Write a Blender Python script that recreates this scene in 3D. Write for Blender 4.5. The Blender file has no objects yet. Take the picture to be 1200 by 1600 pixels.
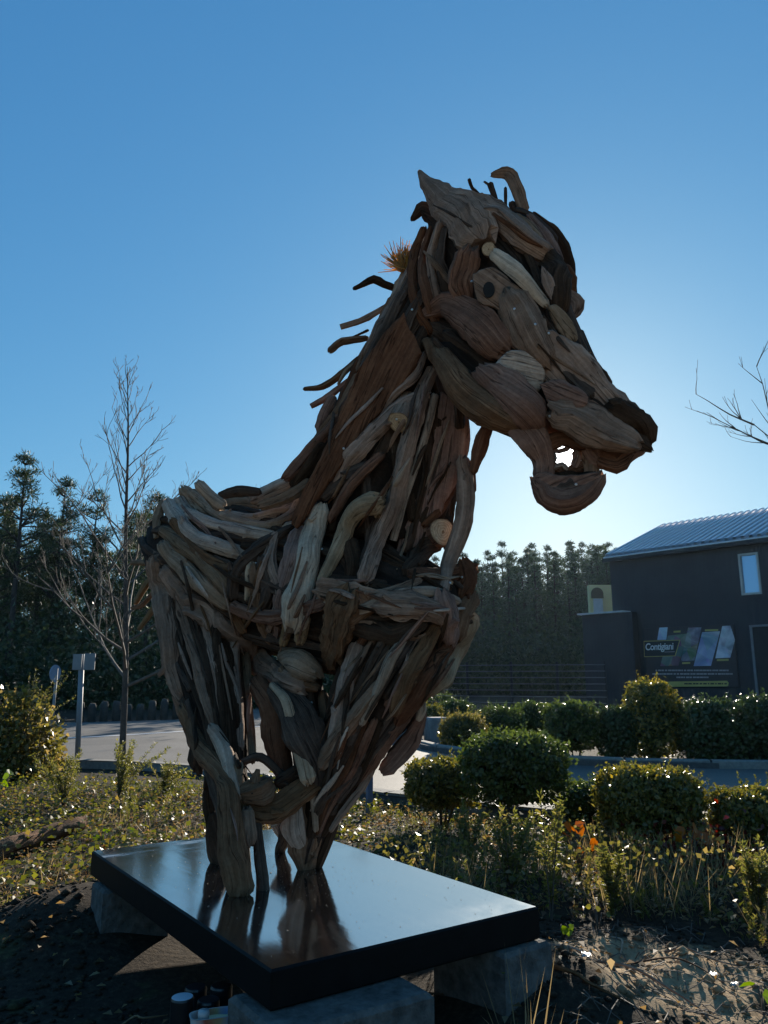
import bpy, math, random
import numpy as np
from mathutils import Vector, Matrix, noise
from mathutils.bvhtree import BVHTree

random.seed(7); rng = np.random.default_rng(7)
scene = bpy.context.scene
COL = scene.collection
# ------------------------------------------------------------------ camera
F = 1202.0; PITCH = math.atan(258 / F); CAMZ = 1.1
CP, SP = math.cos(PITCH), math.sin(PITCH)
cam_d = bpy.data.cameras.new('camera'); cam = bpy.data.objects.new('camera', cam_d); COL.objects.link(cam)
cam.location = (0, 0, CAMZ); cam.rotation_euler = (math.pi / 2 + PITCH, 0, 0)
cam_d.sensor_fit = 'HORIZONTAL'; cam_d.sensor_width = 36; cam_d.lens = 36 * F / 1200
cam_d.clip_start = 0.05; cam_d.clip_end = 3000
scene.camera = cam
# ------------------------------------------------------------------ sky, sun, exposure
SUN_EL = math.radians(15.75); SUN_AZ = math.radians(13.6)      # azimuth to the right of straight ahead (+Y)
SUN_DIR = Vector((math.sin(SUN_AZ) * math.cos(SUN_EL), math.cos(SUN_AZ) * math.cos(SUN_EL), math.sin(SUN_EL)))
EXPOSURE = .75
world = bpy.data.worlds.new('World'); scene.world = world; world.use_nodes = True
wn = world.node_tree
sky = wn.nodes.new('ShaderNodeTexSky'); sky.sky_type = 'NISHITA'; sky.sun_disc = False
sky.sun_elevation = SUN_EL; sky.sun_rotation = SUN_AZ
sky.air_density = 1.0; sky.dust_density = 0.38; sky.ozone_density = 2.0; sky.altitude = 0
bg = wn.nodes['Background']; bg.inputs['Strength'].default_value = 0.10
# response of the whole sky, one power and gain per channel (white balance and tone of the photograph)
sp0 = wn.nodes.new('ShaderNodeSeparateColor'); cb0 = wn.nodes.new('ShaderNodeCombineColor'); wn.links.new(sky.outputs[0], sp0.inputs[0])
for k, (g_, a_) in enumerate(((.90, .50), (.63, .735), (.455, .91))):
    m0 = wn.nodes.new('ShaderNodeMath'); m0.operation = 'MULTIPLY'; m0.inputs[1].default_value = .1
    m1 = wn.nodes.new('ShaderNodeMath'); m1.operation = 'POWER'; m1.inputs[1].default_value = g_
    m2 = wn.nodes.new('ShaderNodeMath'); m2.operation = 'MULTIPLY'; m2.inputs[1].default_value = a_ * 10 * 2 ** -EXPOSURE
    wn.links.new(sp0.outputs[k], m0.inputs[0]); wn.links.new(m0.outputs[0], m1.inputs[0]); wn.links.new(m1.outputs[0], m2.inputs[0]); wn.links.new(m2.outputs[0], cb0.inputs[k])
wn.links.new(cb0.outputs[0], bg.inputs[0])
# the sun itself as a small white disc in the sky
gtc = wn.nodes.new('ShaderNodeTexCoord'); dp = wn.nodes.new('ShaderNodeVectorMath'); dp.operation = 'DOT_PRODUCT'; dp.inputs[1].default_value = SUN_DIR
wn.links.new(gtc.outputs['Generated'], dp.inputs[0])
sm_ = wn.nodes.new('ShaderNodeMapRange'); sm_.interpolation_type = 'SMOOTHSTEP'; sm_.inputs[1].default_value = math.cos(math.radians(1.5)); sm_.inputs[2].default_value = math.cos(math.radians(.6)); sm_.inputs[3].default_value = 0; sm_.inputs[4].default_value = 40.0
wn.links.new(dp.outputs['Value'], sm_.inputs[0])
disc = wn.nodes.new('ShaderNodeMix'); disc.data_type = 'RGBA'; disc.blend_type = 'ADD'; disc.inputs[0].default_value = 1
wn.links.new(cb0.outputs[0], disc.inputs[6]); wn.links.new(sm_.outputs[0], disc.inputs[7]); wn.links.new(disc.outputs[2], bg.inputs[0])
sd = bpy.data.lights.new('sun', 'SUN'); sd.energy = 5.0; sd.angle = math.radians(0.53); sd.color = (1, .90, .75)
so = bpy.data.objects.new('sun', sd); COL.objects.link(so)
so.rotation_euler = (-SUN_DIR).to_track_quat('-Z', 'Y').to_euler(); so.location = (8, 30, 14)
vs = scene.view_settings
vs.view_transform = 'Standard'; vs.look = 'None'; vs.gamma = 1; vs.exposure = EXPOSURE
scene.cycles.max_bounces = 6; scene.cycles.transparent_max_bounces = 6
scene.cycles.sample_clamp_indirect = 6

# ------------------------------------------------------------------ helpers
def ray(px, py):
    x = (px - 600) / F; y = (800 - py) / F
    return Vector((x, CP - y * SP, SP + y * CP))
CAMV = Vector((0, 0, CAMZ))
def atY(px, py, Y):
    r = ray(px, py); return CAMV + r * (Y / r.y)
def atZ(px, py, z=0.0):
    r = ray(px, py); return CAMV + r * ((z - CAMZ) / r.z)
def pxm(p):                                   # metres per photograph pixel at a point
    return (p.y * CP + (p.z - CAMZ) * SP) / F

def mesh_np(name, verts, faces, mat=None, smooth=False, uv=None):
    verts = np.asarray(verts, dtype=np.float32).reshape(-1, 3); faces = np.asarray(faces, dtype=np.int32)
    k = faces.shape[1]; n = faces.shape[0]
    me = bpy.data.meshes.new(name)
    me.vertices.add(len(verts)); me.vertices.foreach_set('co', verts.ravel())
    me.loops.add(n * k); me.loops.foreach_set('vertex_index', faces.ravel())
    me.polygons.add(n); me.polygons.foreach_set('loop_start', np.arange(n, dtype=np.int32) * k)
    if smooth: me.polygons.foreach_set('use_smooth', np.ones(n, dtype=bool))
    me.update(calc_edges=True); me.validate()
    if mat: me.materials.append(mat)
    return me
def mesh_py(name, verts, faces, mats=(), idx=None, smooth=False, uvs=None):
    me = bpy.data.meshes.new(name); me.from_pydata([tuple(v) for v in verts], [], faces)
    for m in mats: me.materials.append(m)
    if idx: me.polygons.foreach_set('material_index', idx)
    if smooth: me.polygons.foreach_set('use_smooth', [True] * len(me.polygons))
    if uvs is not None:
        l = me.uv_layers.new(name='UVMap')
        vi = np.empty(len(me.loops), dtype=np.int32); me.loops.foreach_get('vertex_index', vi)
        l.data.foreach_set('uv', np.asarray(uvs, dtype=np.float32)[vi].ravel())
    me.update(); return me
def obj(name, me, parent=None, loc=None):
    o = bpy.data.objects.new(name, me); COL.objects.link(o)
    if parent: o.parent = parent
    if loc is not None: o.location = loc
    return o
def tag(o, label, cat, group=None):
    o['label'] = label; o['category'] = cat
    if group: o['group'] = group
    return o
def thing(name, label, cat, loc, group=None):
    o = bpy.data.objects.new(name, None); COL.objects.link(o); o.location = loc; o.empty_display_size = .2
    return tag(o, label, cat, group)
def struct(o): o['kind'] = 'structure'; return o
def stuff(o, label=None, cat=None):
    o['kind'] = 'stuff'
    if label: o['label'] = label
    if cat: o['category'] = cat
    return o

class MB:                                     # small builder of boxes / tubes in one mesh
    def __init__(s): s.v = []; s.f = []; s.i = []
    def face(s, pts, m=0):
        b = len(s.v); s.v += [Vector(p) for p in pts]; s.f.append(tuple(range(b, b + len(pts)))); s.i.append(m)
    def box(s, x0, x1, y0, y1, z0, z1, m=0, bev=0.0, M=None):
        b = len(s.v)
        if bev <= 0:
            P = [(x, y, z) for z in (z0, z1) for (x, y) in ((x0, y0), (x1, y0), (x1, y1), (x0, y1))]
            Fs = [(3, 2, 1, 0), (4, 5, 6, 7), (0, 1, 5, 4), (1, 2, 6, 5), (2, 3, 7, 6), (3, 0, 4, 7)]
        else:
            P = []; e = bev
            def ring(i, z): return [(x0 + i, y0 + i + 0, z), (x1 - i, y0 + i, z), (x1 - i, y1 - i, z), (x0 + i, y1 - i, z)]
            for (i, z) in ((e, z0), (0, z0 + e), (0, z1 - e), (e, z1)): P += ring(i, z)
            Fs = [(3, 2, 1, 0), (12, 13, 14, 15)]
            for r in range(3):
                for k in range(4):
                    a = r * 4 + k; c = r * 4 + (k + 1) % 4
                    Fs.append((a, c, c + 4, a + 4))
        for p in P:
            p = Vector(p); s.v.append(M @ p if M else p)
        for f in Fs: s.f.append(tuple(b + q for q in f)); s.i.append(m)
    def tube(s, pts, rad, n=8, m=0, cap=True):
        pts = [Vector(p) for p in pts]; b = len(s.v); N = len(pts)
        t0 = (pts[1] - pts[0]).normalized(); a = t0.orthogonal().normalized()
        for i, p in enumerate(pts):
            t = (pts[min(i + 1, N - 1)] - pts[max(i - 1, 0)]).normalized()
            a = (a - t * a.dot(t)).normalized(); c = t.cross(a)
            r = rad[i] if isinstance(rad, (list, tuple)) else rad
            for k in range(n):
                th = 2 * math.pi * k / n; s.v.append(p + a * (r * math.cos(th)) + c * (r * math.sin(th)))
        for i in range(N - 1):
            for k in range(n):
                q = b + i * n + k; w = b + i * n + (k + 1) % n
                s.f.append((q, w, w + n, q + n)); s.i.append(m)
        if cap:
            s.f.append(tuple(b + k for k in reversed(range(n)))); s.i.append(m)
            s.f.append(tuple(b + (N - 1) * n + k for k in range(n))); s.i.append(m)
    def lathe(s, prof, c=(0, 0, 0), n=24, m=0):
        b = len(s.v); c = Vector(c)
        for (r, z) in prof:
            for k in range(n):
                th = 2 * math.pi * k / n; s.v.append(c + Vector((r * math.cos(th), r * math.sin(th), z)))
        for i in range(len(prof) - 1):
            for k in range(n):
                q = b + i * n + k; w = b + i * n + (k + 1) % n
                s.f.append((q, w, w + n, q + n)); s.i.append(m)
        s.f.append(tuple(b + k for k in reversed(range(n)))); s.i.append(m)
        s.f.append(tuple(b + (len(prof) - 1) * n + k for k in range(n))); s.i.append(m)
    def mesh(s, name, mats, smooth=False):
        if not isinstance(mats, (list, tuple)): mats = [mats]
        return mesh_py(name, s.v, s.f, mats, s.i, smooth)

# ------------------------------------------------------------------ materials
def new_mat(name):
    m = bpy.data.materials.new(name); m.use_nodes = True
    nt = m.node_tree; return m, nt, nt.nodes['Principled BSDF']
def N(nt, t, **kw):
    n = nt.nodes.new(t)
    for k, v in kw.items():
        if k in n.inputs: n.inputs[k].default_value = v
        else: setattr(n, k, v)
    return n
def ramp(nt, fac, stops):
    r = nt.nodes.new('ShaderNodeValToRGB'); e = r.color_ramp.elements
    while len(e) < len(stops): e.new(.5)
    for k, (p, c) in enumerate(stops):
        e[k].position = p; e[k].color = (*c, 1) if len(c) == 3 else c
    nt.links.new(fac, r.inputs[0]); return r
def coords(nt, kind='Object', scale=(1, 1, 1)):
    tc = nt.nodes.new('ShaderNodeTexCoord'); mp = nt.nodes.new('ShaderNodeMapping')
    mp.inputs['Scale'].default_value = scale; nt.links.new(tc.outputs[kind], mp.inputs[0]); return mp.outputs[0]
def bump(nt, bsdf, h, strength=.5, dist=.02):
    b = N(nt, 'ShaderNodeBump', Strength=strength, Distance=dist); nt.links.new(h, b.inputs['Height'])
    nt.links.new(b.outputs[0], bsdf.inputs['Normal']); return b
def mixrgb(nt, a, b, fac, mode='MIX'):
    m = nt.nodes.new('ShaderNodeMix'); m.data_type = 'RGBA'; m.blend_type = mode
    for s, v in ((0, fac), (6, a), (7, b)):
        if hasattr(v, 'links') or hasattr(v, 'is_linked'): nt.links.new(v, m.inputs[s])
        else: m.inputs[s].default_value = v if s == 0 else (*v, 1)
    return m.outputs[2]

def simple(name, col, rough=.6, metal=0.0, var=.15, sc=6.0, bmp=.1, dist=.01):
    m, nt, b = new_mat(name)
    co = coords(nt); n = N(nt, 'ShaderNodeTexNoise', Scale=sc, Detail=6.0, Roughness=.6); nt.links.new(co, n.inputs[0])
    r = ramp(nt, n.outputs[0], [(.3, tuple(c * (1 - var) for c in col)), (.7, tuple(min(1, c * (1 + var)) for c in col))])
    nt.links.new(r.outputs[0], b.inputs['Base Color'])
    b.inputs['Roughness'].default_value = rough; b.inputs['Metallic'].default_value = metal
    if bmp: bump(nt, b, n.outputs[0], bmp, dist)
    return m

def wood(name, dark, mid, light):
    """weathered driftwood: grain along UV v, drying cracks, blotches, per-piece tint"""
    m, nt, b = new_mat(name)
    uv = coords(nt, 'UV', (1, 1, 1)); oi = nt.nodes.new('ShaderNodeObjectInfo')
    mul = N(nt, 'ShaderNodeMath', operation='MULTIPLY'); mul.inputs[1].default_value = 97.0; nt.links.new(oi.outputs['Random'], mul.inputs[0])
    rv = N(nt, 'ShaderNodeCombineXYZ')
    for k in range(3): nt.links.new(mul.outputs[0], rv.inputs[k])
    def grain(sc, **kw):
        g1 = N(nt, 'ShaderNodeMapping'); g1.inputs['Scale'].default_value = sc; nt.links.new(uv, g1.inputs[0])
        add = N(nt, 'ShaderNodeVectorMath', operation='ADD'); nt.links.new(g1.outputs[0], add.inputs[0]); nt.links.new(rv.outputs[0], add.inputs[1])
        n = N(nt, 'ShaderNodeTexNoise', Scale=1.0, **kw); nt.links.new(add.outputs[0], n.inputs[0]); return n.outputs[0]
    n1 = grain((30, 1.7, 1), Detail=7.0, Roughness=.68, Distortion=.7)
    nc = grain((11, .7, 1), Detail=3.0, Roughness=.5, Distortion=.5)
    oc = coords(nt, 'Object', (1, 1, 1))
    n2 = N(nt, 'ShaderNodeTexNoise', Scale=8.0, Detail=5.0, Roughness=.6); nt.links.new(oc, n2.inputs[0])
    n3 = N(nt, 'ShaderNodeTexNoise', Scale=60.0, Detail=5.0, Roughness=.7); nt.links.new(oc, n3.inputs[0])
    c1 = ramp(nt, n1, [(.26, dark), (.5, mid), (.72, light)])
    c2 = ramp(nt, n2.outputs[0], [(.3, (.62, .57, .53)), (.62, (1.1, 1.03, .97))])
    mm = mixrgb(nt, c1.outputs[0], c2.outputs[0], .85, 'MULTIPLY')
    c3 = ramp(nt, n3.outputs[0], [(.35, (.68, .66, .64)), (.6, (1, 1, 1))])
    mm = mixrgb(nt, mm, c3.outputs[0], .6, 'MULTIPLY')
    cr = ramp(nt, nc, [(.485, (1, 1, 1)), (.495, (.16, .14, .13)), (.503, (.16, .14, .13)), (.514, (1, 1, 1))])   # drying checks
    mm = mixrgb(nt, mm, cr.outputs[0], .75, 'MULTIPLY')
    hs = N(nt, 'ShaderNodeHueSaturation'); nt.links.new(mm, hs.inputs['Color'])
    vr = N(nt, 'ShaderNodeMapRange'); vr.inputs[3].default_value = .62; vr.inputs[4].default_value = 1.38
    nt.links.new(oi.outputs['Random'], vr.inputs[0]); nt.links.new(vr.outputs[0], hs.inputs['Value'])
    sr = N(nt, 'ShaderNodeMapRange'); sr.inputs[3].default_value = 1.2; sr.inputs[4].default_value = .8
    nt.links.new(oi.outputs['Random'], sr.inputs[0]); nt.links.new(sr.outputs[0], hs.inputs['Saturation'])
    nt.links.new(hs.outputs[0], b.inputs['Base Color'])
    b.inputs['Roughness'].default_value = .88; b.inputs['Specular IOR Level'].default_value = .1
    def madd(x, k, y):
        q = N(nt, 'ShaderNodeMath', operation='MULTIPLY_ADD'); q.inputs[1].default_value = k; nt.links.new(x, q.inputs[0]); nt.links.new(y, q.inputs[2]); return q.outputs[0]
    bw = nt.nodes.new('ShaderNodeRGBToBW'); nt.links.new(cr.outputs[0], bw.inputs[0])
    h = madd(n1, 1.3, n3.outputs[0]); h = madd(n2.outputs[0], 1.2, h); h = madd(bw.outputs[0], .6, h)
    bump(nt, b, h, .6, .012)
    return m
W = {
 'g': wood('driftwood_grey', (.21, .142, .096), (.355, .258, .185), (.49, .375, .285)),
 'b': wood('driftwood_brown', (.135, .077, .048), (.25, .152, .099), (.38, .25, .17)),
 'r': wood('driftwood_red', (.11, .052, .036), (.215, .113, .076), (.335, .19, .13)),
 'p': wood('driftwood_pale', (.30, .205, .13), (.45, .33, .22), (.57, .44, .31)),
 'd': wood('driftwood_dark', (.034, .021, .014), (.075, .048, .033), (.135, .09, .062)),
 'k': wood('core_gap_shade', (.012, .008, .006), (.03, .02, .014), (.06, .04, .03)),  # near-black wood of the cores: shade between the logs put into the colour
}
cutm, nt, b = new_mat('cut_wood')
co = coords(nt, 'UV'); ln = N(nt, 'ShaderNodeVectorMath', operation='LENGTH'); nt.links.new(co, ln.inputs[0])
wv = N(nt, 'ShaderNodeTexNoise', Scale=2.5, Detail=6.0, Roughness=.65); nt.links.new(co, wv.inputs[0])
ad0 = N(nt, 'ShaderNodeMath', operation='MULTIPLY_ADD'); ad0.inputs[1].default_value = .45; nt.links.new(wv.outputs[0], ad0.inputs[0]); nt.links.new(ln.outputs['Value'], ad0.inputs[2])
sn = N(nt, 'ShaderNodeMath', operation='MULTIPLY'); sn.inputs[1].default_value = 34.0; nt.links.new(ad0.outputs[0], sn.inputs[0])
si = N(nt, 'ShaderNodeMath', operation='SINE'); nt.links.new(sn.outputs[0], si.inputs[0])
r1 = ramp(nt, si.outputs[0], [(.1, (.40, .275, .165)), (.9, (.56, .42, .27))]); r2 = ramp(nt, ln.outputs['Value'], [(.05, (.45, .35, .25)), (.16, (1, 1, 1)), (.86, (1, 1, 1)), (.97, (.35, .27, .2))])
r3 = ramp(nt, wv.outputs[0], [(.35, (.6, .56, .5)), (.6, (1, 1, 1))])
nt.links.new(mixrgb(nt, mixrgb(nt, r1.outputs[0], r2.outputs[0], 1.0, 'MULTIPLY'), r3.outputs[0], .8, 'MULTIPLY'), b.inputs['Base Color']); b.inputs['Roughness'].default_value = .85
bump(nt, b, wv.outputs[0], .4, .01)
M_black = simple('eye_hole_shade', (.008, .007, .006), .9, 0, .2)
M_steel = simple('screw_steel', (.6, .6, .58), .3, 1.0, .1)

def leaf_mat(name, c0, c1, trans=.45, rough=.38, sc=2.5, c2=None, spec=.5):
    m, nt, b = new_mat(name)
    geo = nt.nodes.new('ShaderNodeNewGeometry')
    n = N(nt, 'ShaderNodeTexNoise', Scale=sc, Detail=3.0); co = coords(nt, 'Object'); nt.links.new(co, n.inputs[0])
    mx = N(nt, 'ShaderNodeMath', operation='MULTIPLY_ADD'); mx.inputs[1].default_value = .6; nt.links.new(geo.outputs['Random Per Island'], mx.inputs[0])
    sc2 = N(nt, 'ShaderNodeMath', operation='MULTIPLY'); sc2.inputs[1].default_value = .4; nt.links.new(n.outputs[0], sc2.inputs[0]); nt.links.new(sc2.outputs[0], mx.inputs[2])
    st = [(.15, c0), (.75, c1)] if c2 is None else [(.15, c0), (.6, c1), (.82, c2)]
    r = ramp(nt, mx.outputs[0], st)
    nt.links.new(r.outputs[0], b.inputs['Base Color']); b.inputs['Roughness'].default_value = rough; b.inputs['Specular IOR Level'].default_value = spec
    tr = nt.nodes.new('ShaderNodeBsdfTranslucent')
    hs = N(nt, 'ShaderNodeHueSaturation', Saturation=1.15, Value=1.5); nt.links.new(r.outputs[0], hs.inputs['Color']); nt.links.new(hs.outputs[0], tr.inputs[0])
    ms = nt.nodes.new('ShaderNodeMixShader'); ms.inputs[0].default_value = trans
    nt.links.new(b.outputs[0], ms.inputs[1]); nt.links.new(tr.outputs[0], ms.inputs[2])
    nt.links.new(ms.outputs[0], nt.nodes['Material Output'].inputs[0]); return m
L_box = leaf_mat('leaf_clipped_shrub', (.035, .055, .014), (.095, .12, .03), .45, .38)
L_gold = leaf_mat('leaf_golden_shrub', (.05, .065, .015), (.17, .15, .035), .45, .32, 3, (.30, .22, .05))
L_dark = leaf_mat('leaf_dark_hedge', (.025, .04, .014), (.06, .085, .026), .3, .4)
L_ivy = leaf_mat('leaf_ground_cover', (.06, .065, .012), (.15, .15, .03), .5, .45, 2, (.28, .18, .06))
L_bram = leaf_mat('leaf_bramble', (.06, .06, .016), (.18, .155, .045), .55, .35, 2, (.28, .2, .09))
L_dry = leaf_mat('leaf_litter', (.10, .055, .022), (.28, .18, .08), .45, .6, 5, (.36, .28, .17))
L_grass = leaf_mat('grass_moss', (.06, .07, .02), (.16, .16, .05), .4, .5, 3, (.28, .24, .1))
L_straw = leaf_mat('straw_grass', (.14, .10, .05), (.32, .24, .13), .4, .55, 3)
L_heath = leaf_mat('heather_sprig', (.06, .07, .018), (.17, .165, .045), .55, .5, 3, (.22, .17, .07))
L_orange = leaf_mat('leaf_orange', (.30, .075, .015), (.48, .15, .03), .5, .4, 8)
L_red = leaf_mat('leaf_dark_red', (.07, .012, .012), (.18, .03, .02), .4, .4, 8)
L_lime = leaf_mat('leaf_fresh_green', (.08, .13, .015), (.16, .22, .03), .5, .35, 8)
L_pine = leaf_mat('pine_needles', (.018, .03, .012), (.055, .075, .026), .25, .5, .8, (.09, .10, .035))
L_pine2 = leaf_mat('pine_needles_far', (.016, .028, .014), (.045, .065, .03), .3, .5, .5, (.09, .105, .045))
M_bark = simple('bark', (.07, .052, .04), .9, 0, .4, 14, .6, .02)
M_twig = simple('twig_bark', (.10, .08, .062), .8, 0, .3, 20, .3)
M_pbark = simple('pine_bark', (.05, .035, .028), .9, 0, .4, 5, .6, .03)

# ------------------------------------------------------------------ ground, road, kerbs
def hill(x, y):
    z = .025 * noise.noise(Vector((x * 1.3, y * 1.3, 0))) + .012 * noise.noise(Vector((x * 5, y * 5, 3)))
    z += .15 * math.exp(-(((x - .55) / .32) ** 2 + ((y - 2.95) / .36) ** 2)) + .18 * math.exp(-(((x + 1.38) / .4) ** 2 + ((y - 3.7) / .45) ** 2))
    # excavated soil and sand heap beside the plinth
    d = math.hypot((x - .95) / .55, (y - 3.25) / .5)
    if d < 1.6:
        k = max(0, 1 - d / 1.6)
        z += k * (.02 + .07 * noise.noise(Vector((x * 4, y * 4, 9))) + .035 * noise.noise(Vector((x * 13, y * 13, 5))))
    return z
def gz(x, y):
    far = min(1, max(0, (y - 7) / 3)); return hill(x, y) * (1 - far)
xs = sorted(set([-240, -150, -60, -30, -15, -9, -6] + list(np.round(np.arange(-4, 4.01, .045), 3)) + [6, 9, 15, 30, 60, 150, 240]))
ys = sorted(set([-60, -10, -2] + list(np.round(np.arange(1, 8.5, .045), 3)) + [9, 10, 14, 20, 30, 45, 70, 120, 200, 300]))
V = [(x, y, gz(x, y) if -5 < x < 5 and y < 11 else 0) for y in ys for x in xs]
nx = len(xs); Fq = [(j * nx + i, j * nx + i + 1, (j + 1) * nx + i + 1, (j + 1) * nx + i) for j in range(len(ys) - 1) for i in range(nx - 1)]
m, nt, b = new_mat('garden_soil')
co = coords(nt)
n1 = N(nt, 'ShaderNodeTexNoise', Scale=2.2, Detail=8.0, Roughness=.65); n2 = N(nt, 'ShaderNodeTexNoise', Scale=38.0, Detail=6.0, Roughness=.7)
nt.links.new(co, n1.inputs[0]); nt.links.new(co, n2.inputs[0])
soil = ramp(nt, n2.outputs[0], [(.3, (.014, .010, .007)), (.55, (.040, .028, .018)), (.8, (.11, .08, .05))])
moss = ramp(nt, n2.outputs[0], [(.3, (.03, .035, .012)), (.7, (.11, .11, .04))])
fm = ramp(nt, n1.outputs[0], [(.58, (0, 0, 0)), (.7, (1, 1, 1))])
cm = mixrgb(nt, soil.outputs[0], moss.outputs[0], fm.outputs[0])
# pale sand heap, a patch of its own
geo = nt.nodes.new('ShaderNodeNewGeometry')
sub = N(nt, 'ShaderNodeVectorMath', operation='SUBTRACT'); sub.inputs[1].default_value = (1.0, 3.15, 0); nt.links.new(geo.outputs['Position'], sub.inputs[0])
scl = N(nt, 'ShaderNodeVectorMath', operation='MULTIPLY'); scl.inputs[1].default_value = (1.7, 1.9, 0); nt.links.new(sub.outputs[0], scl.inputs[0])
ln = N(nt, 'ShaderNodeVectorMath', operation='LENGTH'); nt.links.new(scl.outputs[0], ln.inputs[0])
ns = N(nt, 'ShaderNodeTexNoise', Scale=7.0, Detail=5.0); nt.links.new(co, ns.inputs[0])
ad = N(nt, 'ShaderNodeMath', operation='MULTIPLY_ADD'); ad.inputs[1].default_value = 1.3; nt.links.new(ns.outputs[0], ad.inputs[0]); nt.links.new(ln.outputs['Value'], ad.inputs[2])
sf = ramp(nt, ad.outputs[0], [(.0, (1, 1, 1)), (.999, (0, 0, 0))]); 
mr = N(nt, 'ShaderNodeMapRange'); mr.inputs[1].default_value = 1.55; mr.inputs[2].default_value = 1.2; nt.links.new(ad.outputs[0], mr.inputs[0])
sand = ramp(nt, n2.outputs[0], [(.3, (.26, .175, .095)), (.7, (.46, .33, .19))])
cm = mixrgb(nt, cm, sand.outputs[0], mr.outputs[0])
# unseen pale gravel added behind the camera to bounce warm light onto the horse
sy = N(nt, 'ShaderNodeSeparateXYZ'); nt.links.new(geo.outputs['Position'], sy.inputs[0])
ay = N(nt, 'ShaderNodeMath', operation='MULTIPLY_ADD'); ay.inputs[1].default_value = 1.2; nt.links.new(n1.outputs[0], ay.inputs[0]); nt.links.new(sy.outputs[1], ay.inputs[2])
my = N(nt, 'ShaderNodeMapRange'); my.inputs[1].default_value = 1.5; my.inputs[2].default_value = 1.1; nt.links.new(ay.outputs[0], my.inputs[0])
bounce_grav = ramp(nt, n2.outputs[0], [(.3, (.40, .31, .20)), (.7, (.66, .54, .38))])
cm = mixrgb(nt, cm, bounce_grav.outputs[0], my.outputs[0])
nt.links.new(cm, b.inputs['Base Color']); b.inputs['Roughness'].default_value = .95; b.inputs['Specular IOR Level'].default_value = .15
bump(nt, b, n2.outputs[0], .6, .025)
M_soil = m
ground = struct(obj('ground', mesh_np('ground', V, Fq, M_soil, True)))

m, nt, b = new_mat('asphalt')
co = coords(nt); n1 = N(nt, 'ShaderNodeTexNoise', Scale=90.0, Detail=4.0, Roughness=.7); n2 = N(nt, 'ShaderNodeTexNoise', Scale=.6, Detail=6.0)
nt.links.new(co, n1.inputs[0]); nt.links.new(co, n2.inputs[0])
a1 = ramp(nt, n1.outputs[0], [(.3, (.07, .063, .056)), (.7, (.18, .165, .146))]); a2 = ramp(nt, n2.outputs[0], [(.35, (.6, .6, .6)), (.5, (.85, .85, .85)), (.54, (1, 1, 1)), (.7, (1.05, 1.04, 1.0))])
nt.links.new(mixrgb(nt, a1.outputs[0], a2.outputs[0], .8, 'MULTIPLY'), b.inputs['Base Color']); b.inputs['Roughness'].default_value = .75
bump(nt, b, n1.outputs[0], .5, .006)
M_asph = m
near_px = [(-900, 1200), (-200, 1197), (60, 1197), (310, 1207), (560, 1245), (700, 1262), (850, 1279), (1000, 1291), (1100, 1298), (1250, 1305), (1700, 1320)]
far_px = [(1700, 1212), (1250, 1207), (1000, 1203), (850, 1197), (760, 1190), (690, 1180), (645, 1167), (625, 1135), (612, 1096), (470, 1091), (330, 1098), (285, 1126), (60, 1132), (-250, 1134), (-1000, 1134)]
def catm(P, n):
    P = [Vector(p) for p in P]; out = []
    Q = [P[0] * 2 - P[1]] + P + [P[-1] * 2 - P[-2]]
    for i in range(1, len(Q) - 2):
        for k in range(n):
            t = k / n; a, b_, c, d = Q[i - 1], Q[i], Q[i + 1], Q[i + 2]
            out.append(.5 * ((2 * b_) + (c - a) * t + (2 * a - 5 * b_ + 4 * c - d) * t * t + (3 * b_ - a - 3 * c + d) * t ** 3))
    out.append(P[-1]); return out
nearP = catm([atZ(x, y) for x, y in near_px], 6); farP = [atZ(x, y) for x, y in far_px]
RZ = .03
road_pts = [Vector((p.x, p.y, RZ)) for p in nearP] + [Vector((p.x, p.y, RZ)) for p in farP]
mb = MB(); mb.face(road_pts); road = struct(obj('road', mb.mesh('road', M_asph)))
def ribbon(pts, w, z0, z1, M, name, side=1, bevel=.012):
    v = []; f = []; n = len(pts)
    for i, p in enumerate(pts):
        t = (pts[min(i + 1, n - 1)] - pts[max(i - 1, 0)]); t.z = 0; t.normalize(); nrm = Vector((-t.y, t.x, 0)) * side
        a = Vector((p.x, p.y, 0)); o2 = a + nrm * w
        v += [a + Vector((0, 0, z0)), a + Vector((0, 0, z1 - bevel)), a + nrm * bevel + Vector((0, 0, z1)), o2 - nrm * bevel + Vector((0, 0, z1)), o2 + Vector((0, 0, z1 - bevel)), o2 + Vector((0, 0, z0))]
    for i in range(n - 1):
        for k in range(5):
            q = i * 6 + k; f.append((q, q + 1, q + 7, q + 6) if side > 0 else (q + 6, q + 7, q + 1, q))
    return mesh_py(name, v, f, [M])
M_kerb = simple('kerb_concrete', (.20, .19, .17), .9, 0, .25, 25, .4)
def kerb_line(P, w, z1, side):
    base = struct(obj('kerb', ribbon(P, w, -.05, z1 - .025, M_mortar, 'kerb', side)))
    acc = [0]; 
    for a, c in zip(P[:-1], P[1:]): acc.append(acc[-1] + (c - a).length)
    def at(d):
        for i in range(len(P) - 1):
            if acc[i + 1] >= d: return P[i].lerp(P[i + 1], (d - acc[i]) / (acc[i + 1] - acc[i] + 1e-9))
        return P[-1]
    d = 0
    while d < acc[-1] - .3:
        e = min(d + .98, acc[-1]); a, c = at(d + .008), at(e); px = (a.x + c.x) / 2 / max(.5, (a.y + c.y) / 2)
        if abs(px) < .75:
            q = [a.lerp(c, k / 2) for k in range(3)]; dz = random.uniform(-.006, .006)
            o = obj('kerb_stone', ribbon([p_ for p_ in q], w, -.04, z1 + dz, M_kerb, 'kerb_stone', side), base)
        d += 1.0
M_mortar = simple('kerb_mortar', (.08, .075, .07), .95, 0, .3, 25, .4)
kerb_line(nearP, -.14, .10, 1)
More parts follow.
